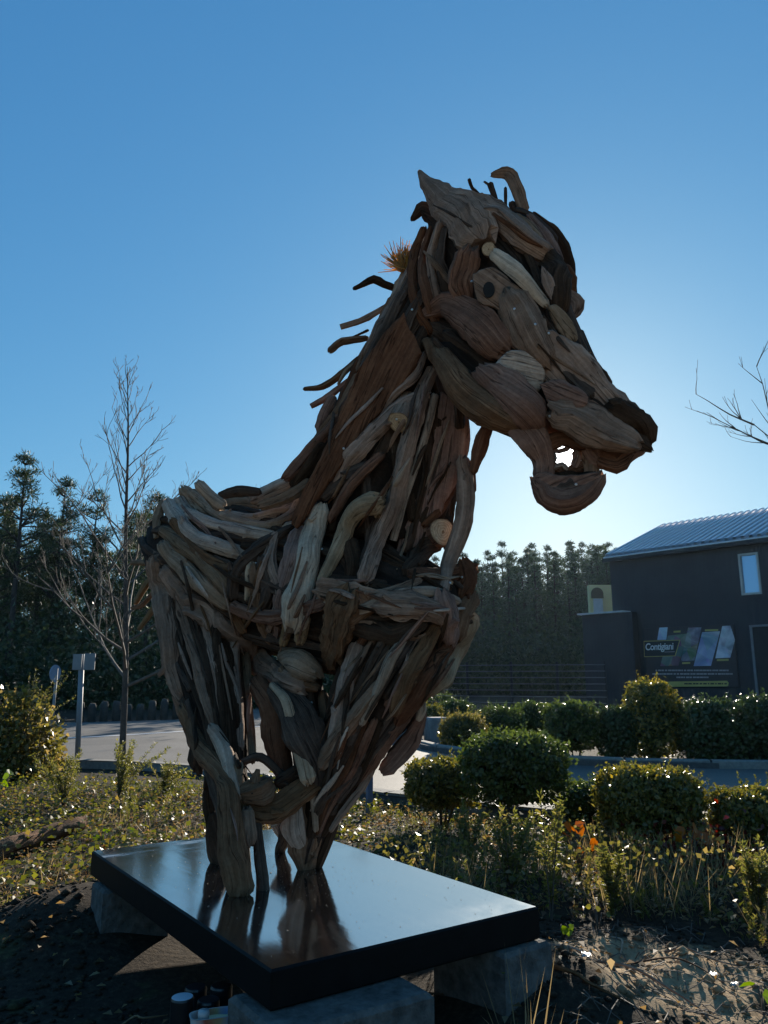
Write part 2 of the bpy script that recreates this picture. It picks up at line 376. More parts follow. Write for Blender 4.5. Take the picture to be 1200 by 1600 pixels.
kf = catm([atZ(x, y) for x, y in far_px[1:9]], 6)
kerb_line(kf, .14, .13, -1)
M_line = simple('road_paint', (.72, .71, .68), .6, 0, .12, 30, .1)
lp = catm([atZ(x, y) for x, y in ((-500, 1163), (-100, 1160), (80, 1157), (230, 1149), (330, 1142), (420, 1137), (520, 1136))], 5)
v = []; f = []
for i, p in enumerate(lp):
    t = (lp[min(i + 1, len(lp) - 1)] - lp[max(i - 1, 0)]).normalized(); nn = Vector((-t.y, t.x, 0)) * .075
    v += [Vector((p.x, p.y, RZ + .004)) + nn, Vector((p.x, p.y, RZ + .004)) - nn]
for i in range(len(lp) - 1): f.append((2 * i, 2 * i + 1, 2 * i + 3, 2 * i + 2))
struct(obj('road_marking', mesh_py('road_marking', v, f, [M_line])))

# ------------------------------------------------------------------ leaves / foliage generators
def leaf_quads(C, D, U, L, Wd, fold=.18):
    """diamond leaves: centre C, direction D, up U, length L, width Wd (numpy)"""
    D = D / (np.linalg.norm(D, axis=1, keepdims=True) + 1e-9)
    S = np.cross(D, U); S /= (np.linalg.norm(S, axis=1, keepdims=True) + 1e-9); Nn = np.cross(S, D)
    L = np.asarray(L).reshape(-1, 1); Wd = np.asarray(Wd).reshape(-1, 1)
    a = C - D * L * .5; c = C + D * L * .5
    b_ = C + S * Wd * .5 + Nn * Wd * fold - D * L * .08; d = C - S * Wd * .5 + Nn * Wd * fold - D * L * .08
    v = np.stack([a, b_, c, d], axis=1).reshape(-1, 3)
    f = np.arange(len(C) * 4).reshape(-1, 4); return v, f
def rdir(n, up=0.0):
    d = rng.normal(size=(n, 3)); d[:, 2] += up; return d / np.linalg.norm(d, axis=1, keepdims=True)

def shrub(px0, px1, top, base, label, mat, group=None, n=4500, leaf=.034, stems=3, skirt=.12, depth=None, round_=.35, Y=None, name='clipped_shrub', lump=.13, topbare=0):
    g = atZ((px0 + px1) / 2, base) if Y is None else atY((px0 + px1) / 2, base, Y)
    g.z = 0.0
    sc = pxm(g); w = (px1 - px0) * sc
    r = ray((px0 + px1) / 2, top); zt = CAMZ + r.z * (g.y / r.y)
    d = depth or w * .9
    z0 = zt * skirt
    o = thing(name, label, 'shrub', (g.x, g.y, gz(g.x, g.y)), group)
    hx, hy, hz = w / 2, d / 2, (zt - z0) / 2
    q = rng.normal(size=(n, 3)); p = 4 / (1 + round_ * 2)     # superellipsoid
    q /= (np.sum(np.abs(q) ** (2 + p), axis=1, keepdims=True)) ** (1 / (2 + p))
    lum = np.array([1 + lump * noise.noise(Vector(tuple(x * 2.6 + g.x))) + .5 * lump * noise.noise(Vector(tuple(x * 7))) for x in q])[:, None]
    shell = 1 - np.abs(rng.normal(size=(n, 1))) * .10; stray = rng.random((n, 1)) < .06; shell = np.where(stray, 1 + rng.random((n, 1)) * .12, shell)
    c = q * shell * lum * np.array([hx, hy, hz]) + np.array([0, 0, z0 + hz])
    nrm = q / np.array([hx, hy, hz]); nrm /= np.linalg.norm(nrm, axis=1, keepdims=True)
    Dv = rdir(n) * .9 + nrm * .5 + np.array([0, 0, .25])
    s = leaf * rng.uniform(.5, 1.5, n)
    v, f_ = leaf_quads(c, Dv, nrm + rdir(n) * .6, s * 1.25, s * .75)
    obj('foliage', mesh_np('foliage', v, f_, mat), o)
    # stray shoots standing out of the clipped outline
    ks = rng.choice(np.where(q[:, 2] > .1)[0], 26); sc_ = []; sd_ = []
    mbs = MB()
    for k in ks:
        d0 = Vector(nrm[k]) + Vector((0, 0, .7)) + Vector(rng.normal(size=3)) * .3; d0.normalize(); L0 = leaf * random.uniform(2.0, 4.5); b0 = Vector(c[k]); mbs.tube([b0 - d0 * leaf, b0 + d0 * L0], [.002, .001], 3, cap=False)
        for j in range(6): u_ = rdir(1)[0]; sc_.append(tuple(b0 + d0 * L0 * (.25 + .75 * j / 5) + Vector(u_) * leaf * .4)); sd_.append(tuple(u_ + np.array(d0) * .6))
    v, f_ = leaf_quads(np.array(sc_), np.array(sd_), rdir(len(sc_)), np.full(len(sc_), leaf * 1.15), np.full(len(sc_), leaf * .6)); stuff(obj('shoots', mesh_np('shoots', v, f_, mat), o))
    stuff(obj('shoot_stems', mbs.mesh('shoot_stems', M_twig), o))
    # twiggy inner mass
    mb = MB()
    ns = 18 if stems else 10
    for k in range(ns):
        a = random.uniform(0, 6.28); r0 = .12 * w * random.random() if stems > 1 else .02
        b0 = Vector((math.cos(a) * r0, math.sin(a) * r0, -.05 if k < max(stems, 1) else z0 * .9))
        e = Vector((math.cos(a) * hx * random.uniform(.3, .85), math.sin(a) * hy * random.uniform(.3, .85), z0 + hz * random.uniform(.5, 1.75)))
        mid = b0.lerp(e, .5) + Vector((0, 0, .12 * zt))
        rr = (.05 if stems == 1 else .022) * max(w, .5) if k < max(stems, 1) else .008
        mb.tube([b0, mid, e], [rr, rr * .6, .004], 6)
    obj('trunk', mb.mesh('trunk', M_bark, True), o)
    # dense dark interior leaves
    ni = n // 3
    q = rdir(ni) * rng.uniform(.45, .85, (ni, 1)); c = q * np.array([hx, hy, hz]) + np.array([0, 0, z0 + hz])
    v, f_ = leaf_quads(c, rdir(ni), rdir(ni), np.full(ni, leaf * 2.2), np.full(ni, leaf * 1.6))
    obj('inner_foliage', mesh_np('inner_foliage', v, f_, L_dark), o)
    return o

# ------------------------------------------------------------------ the building
FP0 = Vector((8.55, 28.9, 0)); FD = Vector((.658, -.753, 0)).normalized(); FN = Vector((-FD.y, FD.x, 0)) * -1
if FN.y > 0: FN = -FN                       # outward normal, to the camera
def fac(px, py):                            # pixel -> (s along facade, z)
    r = ray(px, py); t = (FP0 - CAMV).dot(FN) / r.dot(FN); p = CAMV + r * t
    return (p - FP0).dot(FD), p.z
BM = Matrix.Translation(FP0) @ Matrix(((FD.x, -FN.x, 0, 0), (FD.y, -FN.y, 0, 0), (0, 0, 1, 0), (0, 0, 0, 1)))  # local x along facade, y into the house
m, nt, b = new_mat('anthracite_cladding')
co = coords(nt); wv = N(nt, 'ShaderNodeTexWave', Scale=2.2, Distortion=0.0); wv.bands_direction = 'X'; nt.links.new(co, wv.inputs[0])
n1 = N(nt, 'ShaderNodeTexNoise', Scale=1.2, Detail=6.0); nt.links.new(co, n1.inputs[0])
r_ = ramp(nt, n1.outputs[0], [(.3, (.018, .018, .022)), (.7, (.03, .03, .035))]); nt.links.new(r_.outputs[0], b.inputs['Base Color']); b.inputs['Roughness'].default_value = .55
bump(nt, b, wv.outputs[0], .3, .02); M_clad = m
M_roof = simple('roof_metal', (.55, .55, .58), .42, .45, .12, 1.5, .05)
M_frame = simple('window_frame_pale', (.45, .42, .38), .5, 0, .1)
M_glass, nt, b = new_mat('window_glass'); b.inputs['Base Color'].default_value = (.05, .08, .12, 1); b.inputs['Roughness'].default_value = .06; b.inputs['Specular IOR Level'].default_value = 1.0; b.inputs['Metallic'].default_value = .55
nn_ = N(nt, 'ShaderNodeTexNoise', Scale=.9); bump(nt, b, nn_.outputs[0], .03, .05)
b.inputs['Base Color'].default_value = (.35, .5, .7, 1)
M_cream = simple('cream_render', (.86, .70, .36), .9, 0, .06, 3, .1)
M_dk = simple('dark_metal', (.02, .02, .022), .5, .3, .2)
M_white = simple('white_trim', (.62, .62, .62), .5, 0, .1)
EAVE, RIDGE, HALF, LEN = 5.5, 7.2, 4.3, 13.0
bld = thing('commercial_building', 'dark clad building with pale ribbed metal roof behind the hedges', 'building', FP0)
bld.matrix_world = BM
mb = MB()
# front wall with window and door openings left as recesses (pieces butted)
ws0, wz1 = fac(1153, 866); ws1, wz0 = fac(1191, 928)
ds0, dz1 = fac(1172, 977)
cols = [(0, ws0, None), (ws0, ws1, (wz0, wz1)), (ws1, LEN, None)]
for (a, c, op) in cols:
    if op is None: mb.box(a, c, 0, .25, -.2, EAVE)
    else: mb.box(a, c, 0, .25, -.2, op[0]); mb.box(a, c, 0, .25, op[1], EAVE)
mb.box(0, .25, .25, 2 * HALF, -.2, EAVE); mb.box(LEN - .25, LEN, .25, 2 * HALF, -.2, EAVE); mb.box(.25, LEN - .25, 2 * HALF - .25, 2 * HALF, -.2, EAVE)
for x0 in (0, LEN - .25):
    for (xx) in (x0, x0 + .25): pass
    mb.face([(x0, 0, EAVE), (x0, 2 * HALF, EAVE), (x0, HALF, RIDGE - .06)]); mb.face([(x0 + .25, 0, EAVE), (x0 + .25, HALF, RIDGE - .06), (x0 + .25, 2 * HALF, EAVE)])
obj('wall', mb.mesh('wall', M_clad), bld)
mb = MB(); th = .08; ov = .18
sl = math.atan2(RIDGE - EAVE, HALF)
for sgn in (0, 1):
    def P(x, q, h):                          # q along slope from eave, h above
        y = -ov + q * math.cos(sl); z = EAVE - ov * math.tan(sl) + q * math.sin(sl) + h + .03
        return (x, y if not sgn else 2 * HALF - y, z)
    Ls = (HALF + ov) / math.cos(sl)
    A = [P(-.15, 0, 0), P(LEN + .15, 0, 0), P(LEN + .15, Ls, 0), P(-.15, Ls, 0)]; Bq = [P(-.15, 0, th), P(LEN + .15, 0, th), P(LEN + .15, Ls, th), P(-.15, Ls, th)]
    mb.face(A[::-1]); mb.face(Bq); mb.face([A[0], A[1], Bq[1], Bq[0]]); mb.face([A[1], A[2], Bq[2], Bq[1]]); mb.face([A[3], A[0], Bq[0], Bq[3]])
roof = obj('roof', mb.mesh('roof', M_roof), bld)
rb = MB(); sgn = 0
pr = [(-.07, .0), (-.058, .11), (.058, .11), (.07, .0)]
for (a, ha), (c, hc) in zip(pr[:-1], pr[1:]): rb.face([P(a, 0, th + ha + .002), P(c, 0, th + hc + .002), P(c, Ls, th + hc + .002), P(a, Ls, th + ha + .002)])
rbm = rb.mesh('roof_rib', M_roof)
k = 0; x = .0
while x < LEN:
    obj('roof_rib', rbm, roof, (x, 0, 0)); x += .27
mb = MB(); mb.box(-.15, LEN + .15, -ov - .1, -ov - .005, EAVE - .17, EAVE - .02); obj('gutter', mb.mesh('gutter', M_dk), bld)
wo = MB(); wo.box(0, .07, -.03, .12, 0, wz1 - wz0); wo.box(ws1 - ws0 - .07, ws1 - ws0, -.03, .12, 0, wz1 - wz0); wo.box(.07, ws1 - ws0 - .07, -.03, .12, 0, .07); wo.box(.07, ws1 - ws0 - .07, -.03, .12, wz1 - wz0 - .07, wz1 - wz0)
wi = obj('window', wo.mesh('window', M_frame), bld, (ws0, 0, wz0))
mb = MB(); mb.box(.075, ws1 - ws0 - .075, .05, .07, .075, wz1 - wz0 - .075); obj('pane', mb.mesh('pane', M_glass), wi)
mb = MB(); mb.box(ds0 + .08, ds0 + 2.2, -.04, -.003, 0, dz1 - .07); dr = obj('door', mb.mesh('door', M_dk), bld)
mb = MB(); mb.box(ds0, ds0 + 2.3, -.09, -.004, dz1 - .065, dz1); mb.box(ds0, ds0 + .075, -.07, -.004, 0, dz1 - .07); obj('door_frame', mb.mesh('door_frame', simple('door_frame_grey', (.16, .16, .17), .5)), dr)
# lower annex
mb = MB(); az = fac(940, 958)[1]
mb.box(-1.12, 1.0, -.35, -.02, -.2, az - .06); mb.box(-1.12, -.25, -.02, 2.5, -.2, az - .06)
obj('annex_wall', mb.mesh('annex_wall', M_clad), bld)
mb = MB(); mb.box(-1.24, .75, -.5, -.01, az - .055, az); mb.box(-1.24, -.2, -.01, 2.6, az - .055, az); obj('annex_roof', mb.mesh('annex_roof', M_white), bld)
# cream house gable beyond the annex
cw = thing('cream_house', 'cream rendered wall with an arched niche behind the dark annex', 'house', (9.2, 33.0, 0))
a0 = atY(920, 914, 33.0); a1 = atY(985, 950, 33.0)
mb = MB(); mb.box(a0.x - 9.2, 2.2, 0, .3, 2.4, a0.z); mb.box(a0.x - 9.2 + .9, 2.2, .05, .3, 0, 2.4); obj('wall', mb.mesh('wall', M_cream), cw)
mb = MB(); ac = atY(933, 935, 33.0); cx = ac.x - 9.2
mb.tube([(cx, -.02, 0.0), (cx, -.02, 0.1)], .01)
arch = [(cx + .26 * math.cos(t), -.03, ac.z + .2 + .26 * math.sin(t)) for t in np.linspace(0, math.pi, 13)] + [(cx - .26, -.03, ac.z), (cx + .26, -.03, ac.z)]
mb = MB(); mb.face(arch[::-1]); mb2 = MB()
bk = [(x, y - .04, z) for x, y, z in arch]
for i in range(len(arch)): j = (i + 1) % len(arch); mb.face([arch[i], arch[j], bk[j], bk[i]])
mb.face(bk); obj('arched_niche', mb.mesh('arched_niche', simple('niche_brown', (.16, .10, .06), .8)), cw)
mb = MB(); mb.box(cx - .2, cx + .2, -.12, -.075, ac.z - 1.0, ac.z - .02); obj('niche_panel', mb.mesh('niche_panel', M_white), cw)

# advertising board on the facade
b00 = fac(1007, 982); b10 = fac(1147, 978); b01 = fac(1014, 1073)
SX, SZ1, SZ0 = b00[0], b00[1], b01[1]; SW = b10[0] - b00[0]; SH = SZ1 - SZ0
M_board = simple('board_dark_print', (.035, .022, .024), .4, 0, .2, 3, 0)
sign = thing('advertising_board', 'dark printed advertising board with slanted pictures on the dark building', 'sign', FP0)
sign.matrix_world = BM @ Matrix.Translation((SX, -.06, SZ0))
mb = MB(); mb.box(0, SW, 0, .05, 0, SH, 0, .01); obj('board', mb.mesh('board', M_board), sign)
def spx(px, py):
    s, z = fac(px, py); return s - SX, z - SZ0
def picture(poly, mat, d, name='picture'):
    q = [spx(*p) for p in poly]; mb = MB()
    A = [(x, -d, z) for x, z in q]; Bk = [(x, -d + .003, z) for x, z in q]
    mb.face(A); 
    for i in range(len(A)): j = (i + 1) % len(A); mb.face([A[i], Bk[i], Bk[j], A[j]])
    return obj(name, mb.mesh(name, mat), sign)
def picmat(name, cols, sc):
    m, nt, b = new_mat(name); co = coords(nt); n = N(nt, 'ShaderNodeTexVoronoi', Scale=sc); nt.links.new(co, n.inputs[0])
    n2 = N(nt, 'ShaderNodeTexNoise', Scale=sc * .6, Detail=2.0, Distortion=1.5); nt.links.new(co, n2.inputs[0])
    r = ramp(nt, n2.outputs[0], [(.3 + .4 * i / (len(cols) - 1), c) for i, c in enumerate(cols)]); nt.links.new(mixrgb(nt, r.outputs[0], n.outputs['Color'], .12), b.inputs['Base Color']); b.inputs['Roughness'].default_value = .4; return m
S6 = lambda x, y: (980 + x / 6, 960 + y / 6)
pm1 = picmat('print_kitchen', [(.03, .02, .03), (.16, .12, .13), (.32, .28, .3)], 3.0)
pm2 = picmat('print_blue', [(.12, .14, .30), (.35, .36, .5), (.6, .6, .62)], 2.2)
pm3 = picmat('print_brown', [(.05, .025, .02), (.12, .07, .06), (.2, .13, .12)], 3.0)
pm4 = picmat('print_white', [(.12, .1, .13), (.45, .43, .48), (.65, .63, .66)], 3.0)
M_gold = simple('print_gold', (.45, .34, .09), .5, 0, .1, 3, 0); M_txt = simple('print_white_letters', (.62, .6, .58), .5, 0, .05, 3, 0); M_thin = simple('print_grey_letters', (.33, .28, .28), .5, 0, .1, 9, 0); M_plate = simple('print_black_plate', (.012, .010, .012), .4, 0, .1, 3, 0)
picture([S6(290, 240), S6(310, 125), S6(388, 120), S6(375, 238)], pm2, .004)
picture([S6(318, 485), S6(390, 200), S6(575, 180), S6(488, 480)], pm3, .006)
picture([S6(510, 440), S6(580, 125), S6(705, 122), S6(640, 432)], pm1, .008)
picture([S6(632, 485), S6(712, 168), S6(880, 158), S6(795, 482)], pm2, .010)
picture([S6(835, 412), S6(900, 110), S6(975, 106), S6(1020, 240), S6(975, 405)], pm4, .008)
for (x0, y0, x1, y1) in ((445, 155, 510, 172), (738, 142, 862, 158), (525, 450, 600, 466), (850, 420, 960, 438)):
    picture([S6(x0, y1), S6(x0, y0), S6(x1, y0 - 3), S6(x1, y1 - 3)], M_gold, .013, 'gold_bar')
picture([S6(170, 400), S6(165, 250), S6(508, 238), S6(462, 392)], M_gold, .012, 'plate_border')
picture([S6(174, 394), S6(169, 256), S6(498, 245), S6(456, 386)], M_plate, .015, 'name_plate')
picture([S6(250, 680), S6(248, 632), S6(945, 622), S6(960, 640), S6(955, 668), S6(945, 674)], M_gold, .006, 'gold_strip')
# fine print: rows of tiny dashes, too small to read in the photograph
mb = MB(); random.seed(3)
for (y, xa, xb) in ((525, 275, 950), (558, 245, 1000), (590, 470, 765)):
    x = xa
    while x < xb:
        wd = random.choice((14, 22, 30)); p = [spx(*S6(x, y + 7)), spx(*S6(x, y - 7)), spx(*S6(x + wd, y - 7)), spx(*S6(x + wd, y + 7))]
        mb.face([(a, -.004, z) for a, z in p]); x += wd + random.choice((3, 3, 9))
x = 300
while x < 930:
    wd = random.choice((14, 24, 34)); p = [spx(*S6(x, 656)), spx(*S6(x, 644)), spx(*S6(x + wd, 644)), spx(*S6(x + wd, 656))]
    if x > 520: mb.face([(a, -.0095, z) for a, z in p], 1)
    x += wd + random.choice((4, 10))
obj('fine_print', mb.mesh('fine_print', [M_thin, M_dk]), sign)
tc = bpy.data.curves.new('lettering', 'FONT'); tc.body = 'Contigiani'; tc.size = 1.0; tc.shear = .12; tc.offset = .018; tc.space_character = .92
to = bpy.data.objects.new('lettering_source', tc); COL.objects.link(to)
dg = bpy.context.evaluated_depsgraph_get(); tm = bpy.data.meshes.new_from_object(to.evaluated_get(dg)); bpy.data.objects.remove(to); bpy.data.curves.remove(tc)
xsv = [v.co.x for v in tm.vertices]; tw = max(xsv) - min(xsv)
c0 = spx(*S6(185, 335)); c1 = spx(*S6(448, 325)); sx = (c1[0] - c0[0]) / tw
for v in tm.vertices: v.co = Vector((c0[0] + (v.co.x - min(xsv)) * sx, -.018, c0[1] + v.co.y * sx * 1.15))
tm.materials.clear(); tm.materials.append(M_txt); obj('lettering', tm, sign)
picture([S6(360, 356), S6(360, 350), S6(455, 347), S6(455, 353)], M_thin, .018, 'underline')

# ------------------------------------------------------------------ wire fence, far posts, signs
def fence():
    A = atZ(600, 1124); Bp = atZ(950, 1131); A.z = Bp.z = 0
    o = thing('wire_fence', 'dark metal fence with horizontal rails before the pine wood', 'fence', A)
    d = Bp - A; L = d.length; d.normalize(); H = 1.42
    for k in range(6):
        s = L * k / 5; mb = MB(); mb.tube([d * s, d * s + Vector((0, 0, H + .06))], .035, 6); obj('post', mb.mesh('post', M_dk), o)
    mr = simple('fence_rail_metal', (.16, .165, .175), .35, .9, .1)
    for k in range(9):
        z = .16 + k * .155; mb = MB(); mb.tube([Vector((0, -.03, z)), d * L + Vector((0, -.03, z))], .012, 6); obj('rail', mb.mesh('rail', mr), o)
    return o
fence()
pm = MB(); pm.tube([(0, 0, -.05), (0, 0, .42), (.01, 0, .5)], [.1, .095, .07], 9)
pmesh = pm.mesh('wooden_bollard', simple('weathered_post', (.06, .05, .042), .9, 0, .3, 12, .4), True)
for i in range(9):
    p = atZ(120 + i * 19, 1131 - i * .6); o = obj('wooden_bollard', pmesh, None, (p.x, p.y + .15, 0)); o.scale = (1, 1, random.uniform(.85, 1.1))
    tag(o, ('leftmost', 'second from the left', 'third from the left', 'fourth from the left', 'middle', 'fourth from the right', 'third from the right', 'second from the right', 'rightmost')[i] + ' short wooden bollard along the far road edge', 'bollard', 'wooden bollards along the far road edge')
M_galv = simple('galvanised_steel', (.20, .21, .22), .6, .3, .15)
g = atZ(121, 1197); st = thing('road_sign', 'grey galvanised post carrying two rectangular sign plates seen from behind', 'sign', (g.x, g.y, 0))
tp = atY(128, 1022, g.y); mb = MB(); mb.tube([(0, 0, -.1), (tp.x - g.x, 0, tp.z)], .035, 10); obj('post', mb.mesh('post', M_galv, True), st)
for (x0, x1, y0, y1) in ((113, 129, 1022, 1047), (130, 149, 1021, 1047)):
    p = atY(x0, y1, g.y - .05); q = atY(x1, y0, g.y - .05); mb = MB(); mb.box(p.x - g.x, q.x - g.x, -.045 if x0 > 120 else -.06, -.03 if x0 > 120 else -.045, p.z, q.z, 0, .004); obj('sign_plate', mb.mesh('sign_plate', M_galv), st)
g = atZ(80, 1146); st = thing('round_road_sign', 'small round bluish road sign seen nearly edge on by the far road', 'sign', (g.x, g.y, 0))
c = atY(80, 1052, g.y); mb = MB(); mb.tube([(0, 0, -.1), (0, 0, c.z + .1)], .03, 8); obj('post', mb.mesh('post', M_galv, True), st)
mb = MB(); rr = 13 * pxm(c); ex = Matrix.Translation((0, -.06, c.z)) @ Matrix.Rotation(math.radians(76), 4, 'Z') @ Matrix.Rotation(math.pi / 2, 4, 'X')
mb.lathe([(rr, -.01), (rr, .01)], n=24); mb.v = [ex @ v for v in mb.v]; obj('disc', mb.mesh('disc', simple('sign_blue', (.18, .24, .32), .4)), st)
g = atZ(577, 1273); mb = MB(); mb.box(-.022, .022, -.022, .022, -.1, .36, 0, .004)
o = obj('metal_stake', mb.mesh('metal_stake', simple('blue_grey_paint', (.10, .14, .22), .5, .2)), None, (g.x, g.y, 0)); o.rotation_euler.z = .5
tag(o, 'short blue grey metal stake standing at the road kerb under the horse chest', 'stake')
g = atZ(684, 1162); mb = MB(); mb.box(-.17, .17, -.17, .17, -.1, .42, 0, .03); o = obj('stone_block', mb.mesh('stone_block', simple('grey_stone', (.2, .19, .18), .9, 0, .3, 8, .5, .03)), None, (g.x, g.y + .25, 0)); o.rotation_euler.z = .3
tag(o, 'grey stone block at the corner of the far kerb by the low shrubs', 'stone')
mb = MB(); mb.box(0, 1.6, 0, .25, -.1, .34, 0, .02); o = obj('low_wall', mb.mesh('low_wall', simple('dark_stone', (.10, .095, .09), .9, 0, .3, 8, .5, .03)), None, (g.x - 1.85, g.y + .35, 0)); tag(o, 'low dark stone wall beside the grey block at the far corner', 'wall')

# ------------------------------------------------------------------ pines
def pine_parts(h, seed, bare=.45, spread=.2, nw=11, needles=34, csize=.42, q=.2):
    """returns (trunk MB, needle verts, faces) of one pine of height h at the origin"""
    rg = np.random.default_rng(seed); random.seed(seed); mb = MB()
    lean = Vector((random.uniform(-.02, .02) * h, random.uniform(-.02, .02) * h, 0))
    tr = [lean * t * t + Vector((0, 0, h * t - .1)) for t in (0, .3, .6, .85, .97)]
    mb.tube(tr, [h * .014, h * .011, h * .008, h * .004, h * .001], 7)
    C = []
    for w in range(nw):
        t = bare + (1 - bare) * (w + random.random() * .6) / nw
        R = h * spread * (1 - (t - bare) / (1 - bare)) ** .75 * random.uniform(.6, 1.15) + .12
        base = lean * t * t + Vector((0, 0, h * t))
        for k in range(random.randint(3, 5)):
            a = random.uniform(0, 6.28); rl = R * random.uniform(.55, 1.1)
            e = base + Vector((math.cos(a) * rl, math.sin(a) * rl, rl * random.uniform(.25, .7)))
            mid = base.lerp(e, .6) + Vector((0, 0, -.05 * rl)); mb.tube([base, mid, e], [h * .004, h * .0025, .006], 4, cap=False)
            C.append((e, .45 + .55 * min(1, R / (h * spread * .7)))); 
            if rl > .5: C.append((mid + Vector((random.uniform(-.2, .2), random.uniform(-.2, .2), .12)), .85))
    C.append((lean + Vector((0, 0, h)), .6))
    pts = []; dd = []
    for c, s in C:
        n = needles; d = rg.normal(size=(n, 3)); d[:, 2] += .5; d /= np.linalg.norm(d, axis=1, keepdims=True)
        rr = csize * s * rg.uniform(.25, 1, (n, 1)); pts.append(np.array(c) + d * rr * np.array([1, 1, .75])); dd.append(d)
    P_ = np.concatenate(pts); D_ = np.concatenate(dd); D_ = D_ + rg.normal(size=D_.shape) * .35
    n = len(P_); v, f_ = leaf_quads(P_, D_, rg.normal(size=(n, 3)), q * rg.uniform(.7, 1.4, n), q * .2 * rg.uniform(.7, 1.3, n))
    return mb, v, f_
def pine(px, top, Y, label, seed, group=None, **kw):
    t = atY(px, top, Y); o = thing('pine_tree', label, 'tree', (t.x, Y, 0), group)
    mb, v, f_ = pine_parts(t.z, seed, **kw)
    obj('trunk', mb.mesh('trunk', M_pbark, True), o); obj('crown', mesh_np('crown', v, f_, L_pine), o); return o
pine(45, 712, 30, 'tallest pine with open rounded crown at the left edge of the wood', 21, bare=.5, spread=.16, nw=11, needles=70, csize=.5, q=.17)
pine(100, 752, 32, 'pine with spreading branches just right of the tallest pine', 22, bare=.45, spread=.17, nw=11, needles=60, csize=.5, q=.17)
pine(5, 775, 31, 'pine cut by the left picture edge, lower than the tallest one', 23, bare=.4, spread=.18, nw=11, needles=60, csize=.5, q=.17)
pine(150, 770, 33, 'bushy pine directly behind the bare tree crown', 24, bare=.4, spread=.17, nw=11, needles=60, csize=.5, q=.17)
pine(243, 772, 30, 'dark pine between the bare tree and the horse rump', 25, bare=.35, spread=.17, nw=12, needles=60, csize=.5, q=.17)
pine(205, 800, 36, 'lower pine seen through the upper twigs of the bare tree', 26, bare=.35, spread=.18, nw=11, needles=60, csize=.5, q=.17)
def wood_mass(name, label, spots, mat, seeds, kw, q):
    protos = [pine_parts(10.0, s, **kw) for s in seeds]
    VV = []; FF = []; TV = []; TF = []; off = 0; toff = 0
    for i, (x, y, h) in enumerate(spots):
        mb, v, f_ = protos[i % len(protos)]; a = rng.uniform(0, 6.28); s = h / 10.0
        R = np.array([[math.cos(a), -math.sin(a), 0], [math.sin(a), math.cos(a), 0], [0, 0, 1]]) * s
        VV.append(v @ R.T + np.array([x, y, 0])); FF.append(f_ + off); off += len(v)
        tv = np.array([tuple(p) for p in mb.v]); tf = np.array([g_ for g_ in mb.f if len(g_) == 4]); TV.append(tv @ R.T + np.array([x, y, 0])); TF.append(tf + toff); toff += len(tv)
    o = stuff(obj(name, mesh_np(name, np.concatenate(VV), np.concatenate(FF), mat)), label, 'wood')
    t = stuff(obj('trunks', mesh_np(name + '_trunks', np.concatenate(TV), np.concatenate(TF), M_pbark, True), o))
    return o
sp = []
random.seed(11)
for row, Y in enumerate((33, 37, 41, 46)):
    x = -26
    while x < 1:
        px = 600 + x / Y * F * .96
        top = 800 + random.uniform(0, 70) + (0 if px < 350 else 60)
        Yj = Y + random.uniform(-1.2, 1.2); t = atY(px, top, Yj); sp.append((x, Yj, t.z)); x += random.uniform(1.1, 1.9)
wood_mass('pine_wood', 'dense dark pine wood beyond the road on the left', sp, L_pine, (31, 32, 33, 34), dict(bare=.12, spread=.17, nw=15, needles=56, csize=.55, q=.23), .26)
sp = []
for row, Y in enumerate((56, 59, 62, 66, 70)):
    x = -6
    while x < 30:
        px = 600 + x / Y * F * .97
        top = 872 + random.uniform(-16, 26) + 16 * noise.noise(Vector((px * .012, Y, 2))) - (10 if 820 < px < 950 else 0) + max(0, 760 - px) * .1
        Yj = Y + random.uniform(-1, 1); t = atY(px, top, Yj); sp.append((x, Yj, t.z)); x += random.uniform(.7, 1.5)
wood_mass('pine_wood', 'far wood of slender young pines behind the wire fence', sp, L_pine2, (41, 42, 43, 44, 45, 46, 47), dict(bare=.1, spread=.10, nw=22, needles=24, csize=.42, q=.26), .3)
# undergrowth closing the foot of both woods
def undergrowth(name, label, x0, x1, y0, y1, h, n, s, mat):
    c = np.stack([rng.uniform(x0, x1, n), rng.uniform(y0, y1, n), np.abs(rng.normal(size=n)) * h * .55], axis=1)
    v, f_ = leaf_quads(c, rdir(n, .3), rdir(n), s * rng.uniform(.6, 1.3, n), s * .6 * rng.uniform(.6, 1.3, n))
    return stuff(obj(name, mesh_np(name, v, f_, mat)), label, 'undergrowth')
undergrowth('undergrowth', 'dark undergrowth at the foot of the left pine wood', -30, 0, 27, 34, 2.6, 60000, .2, L_pine)
undergrowth('undergrowth', 'dark undergrowth at the foot of the far pine wood', -6, 34, 50, 58, 3.6, 50000, .34, L_pine)

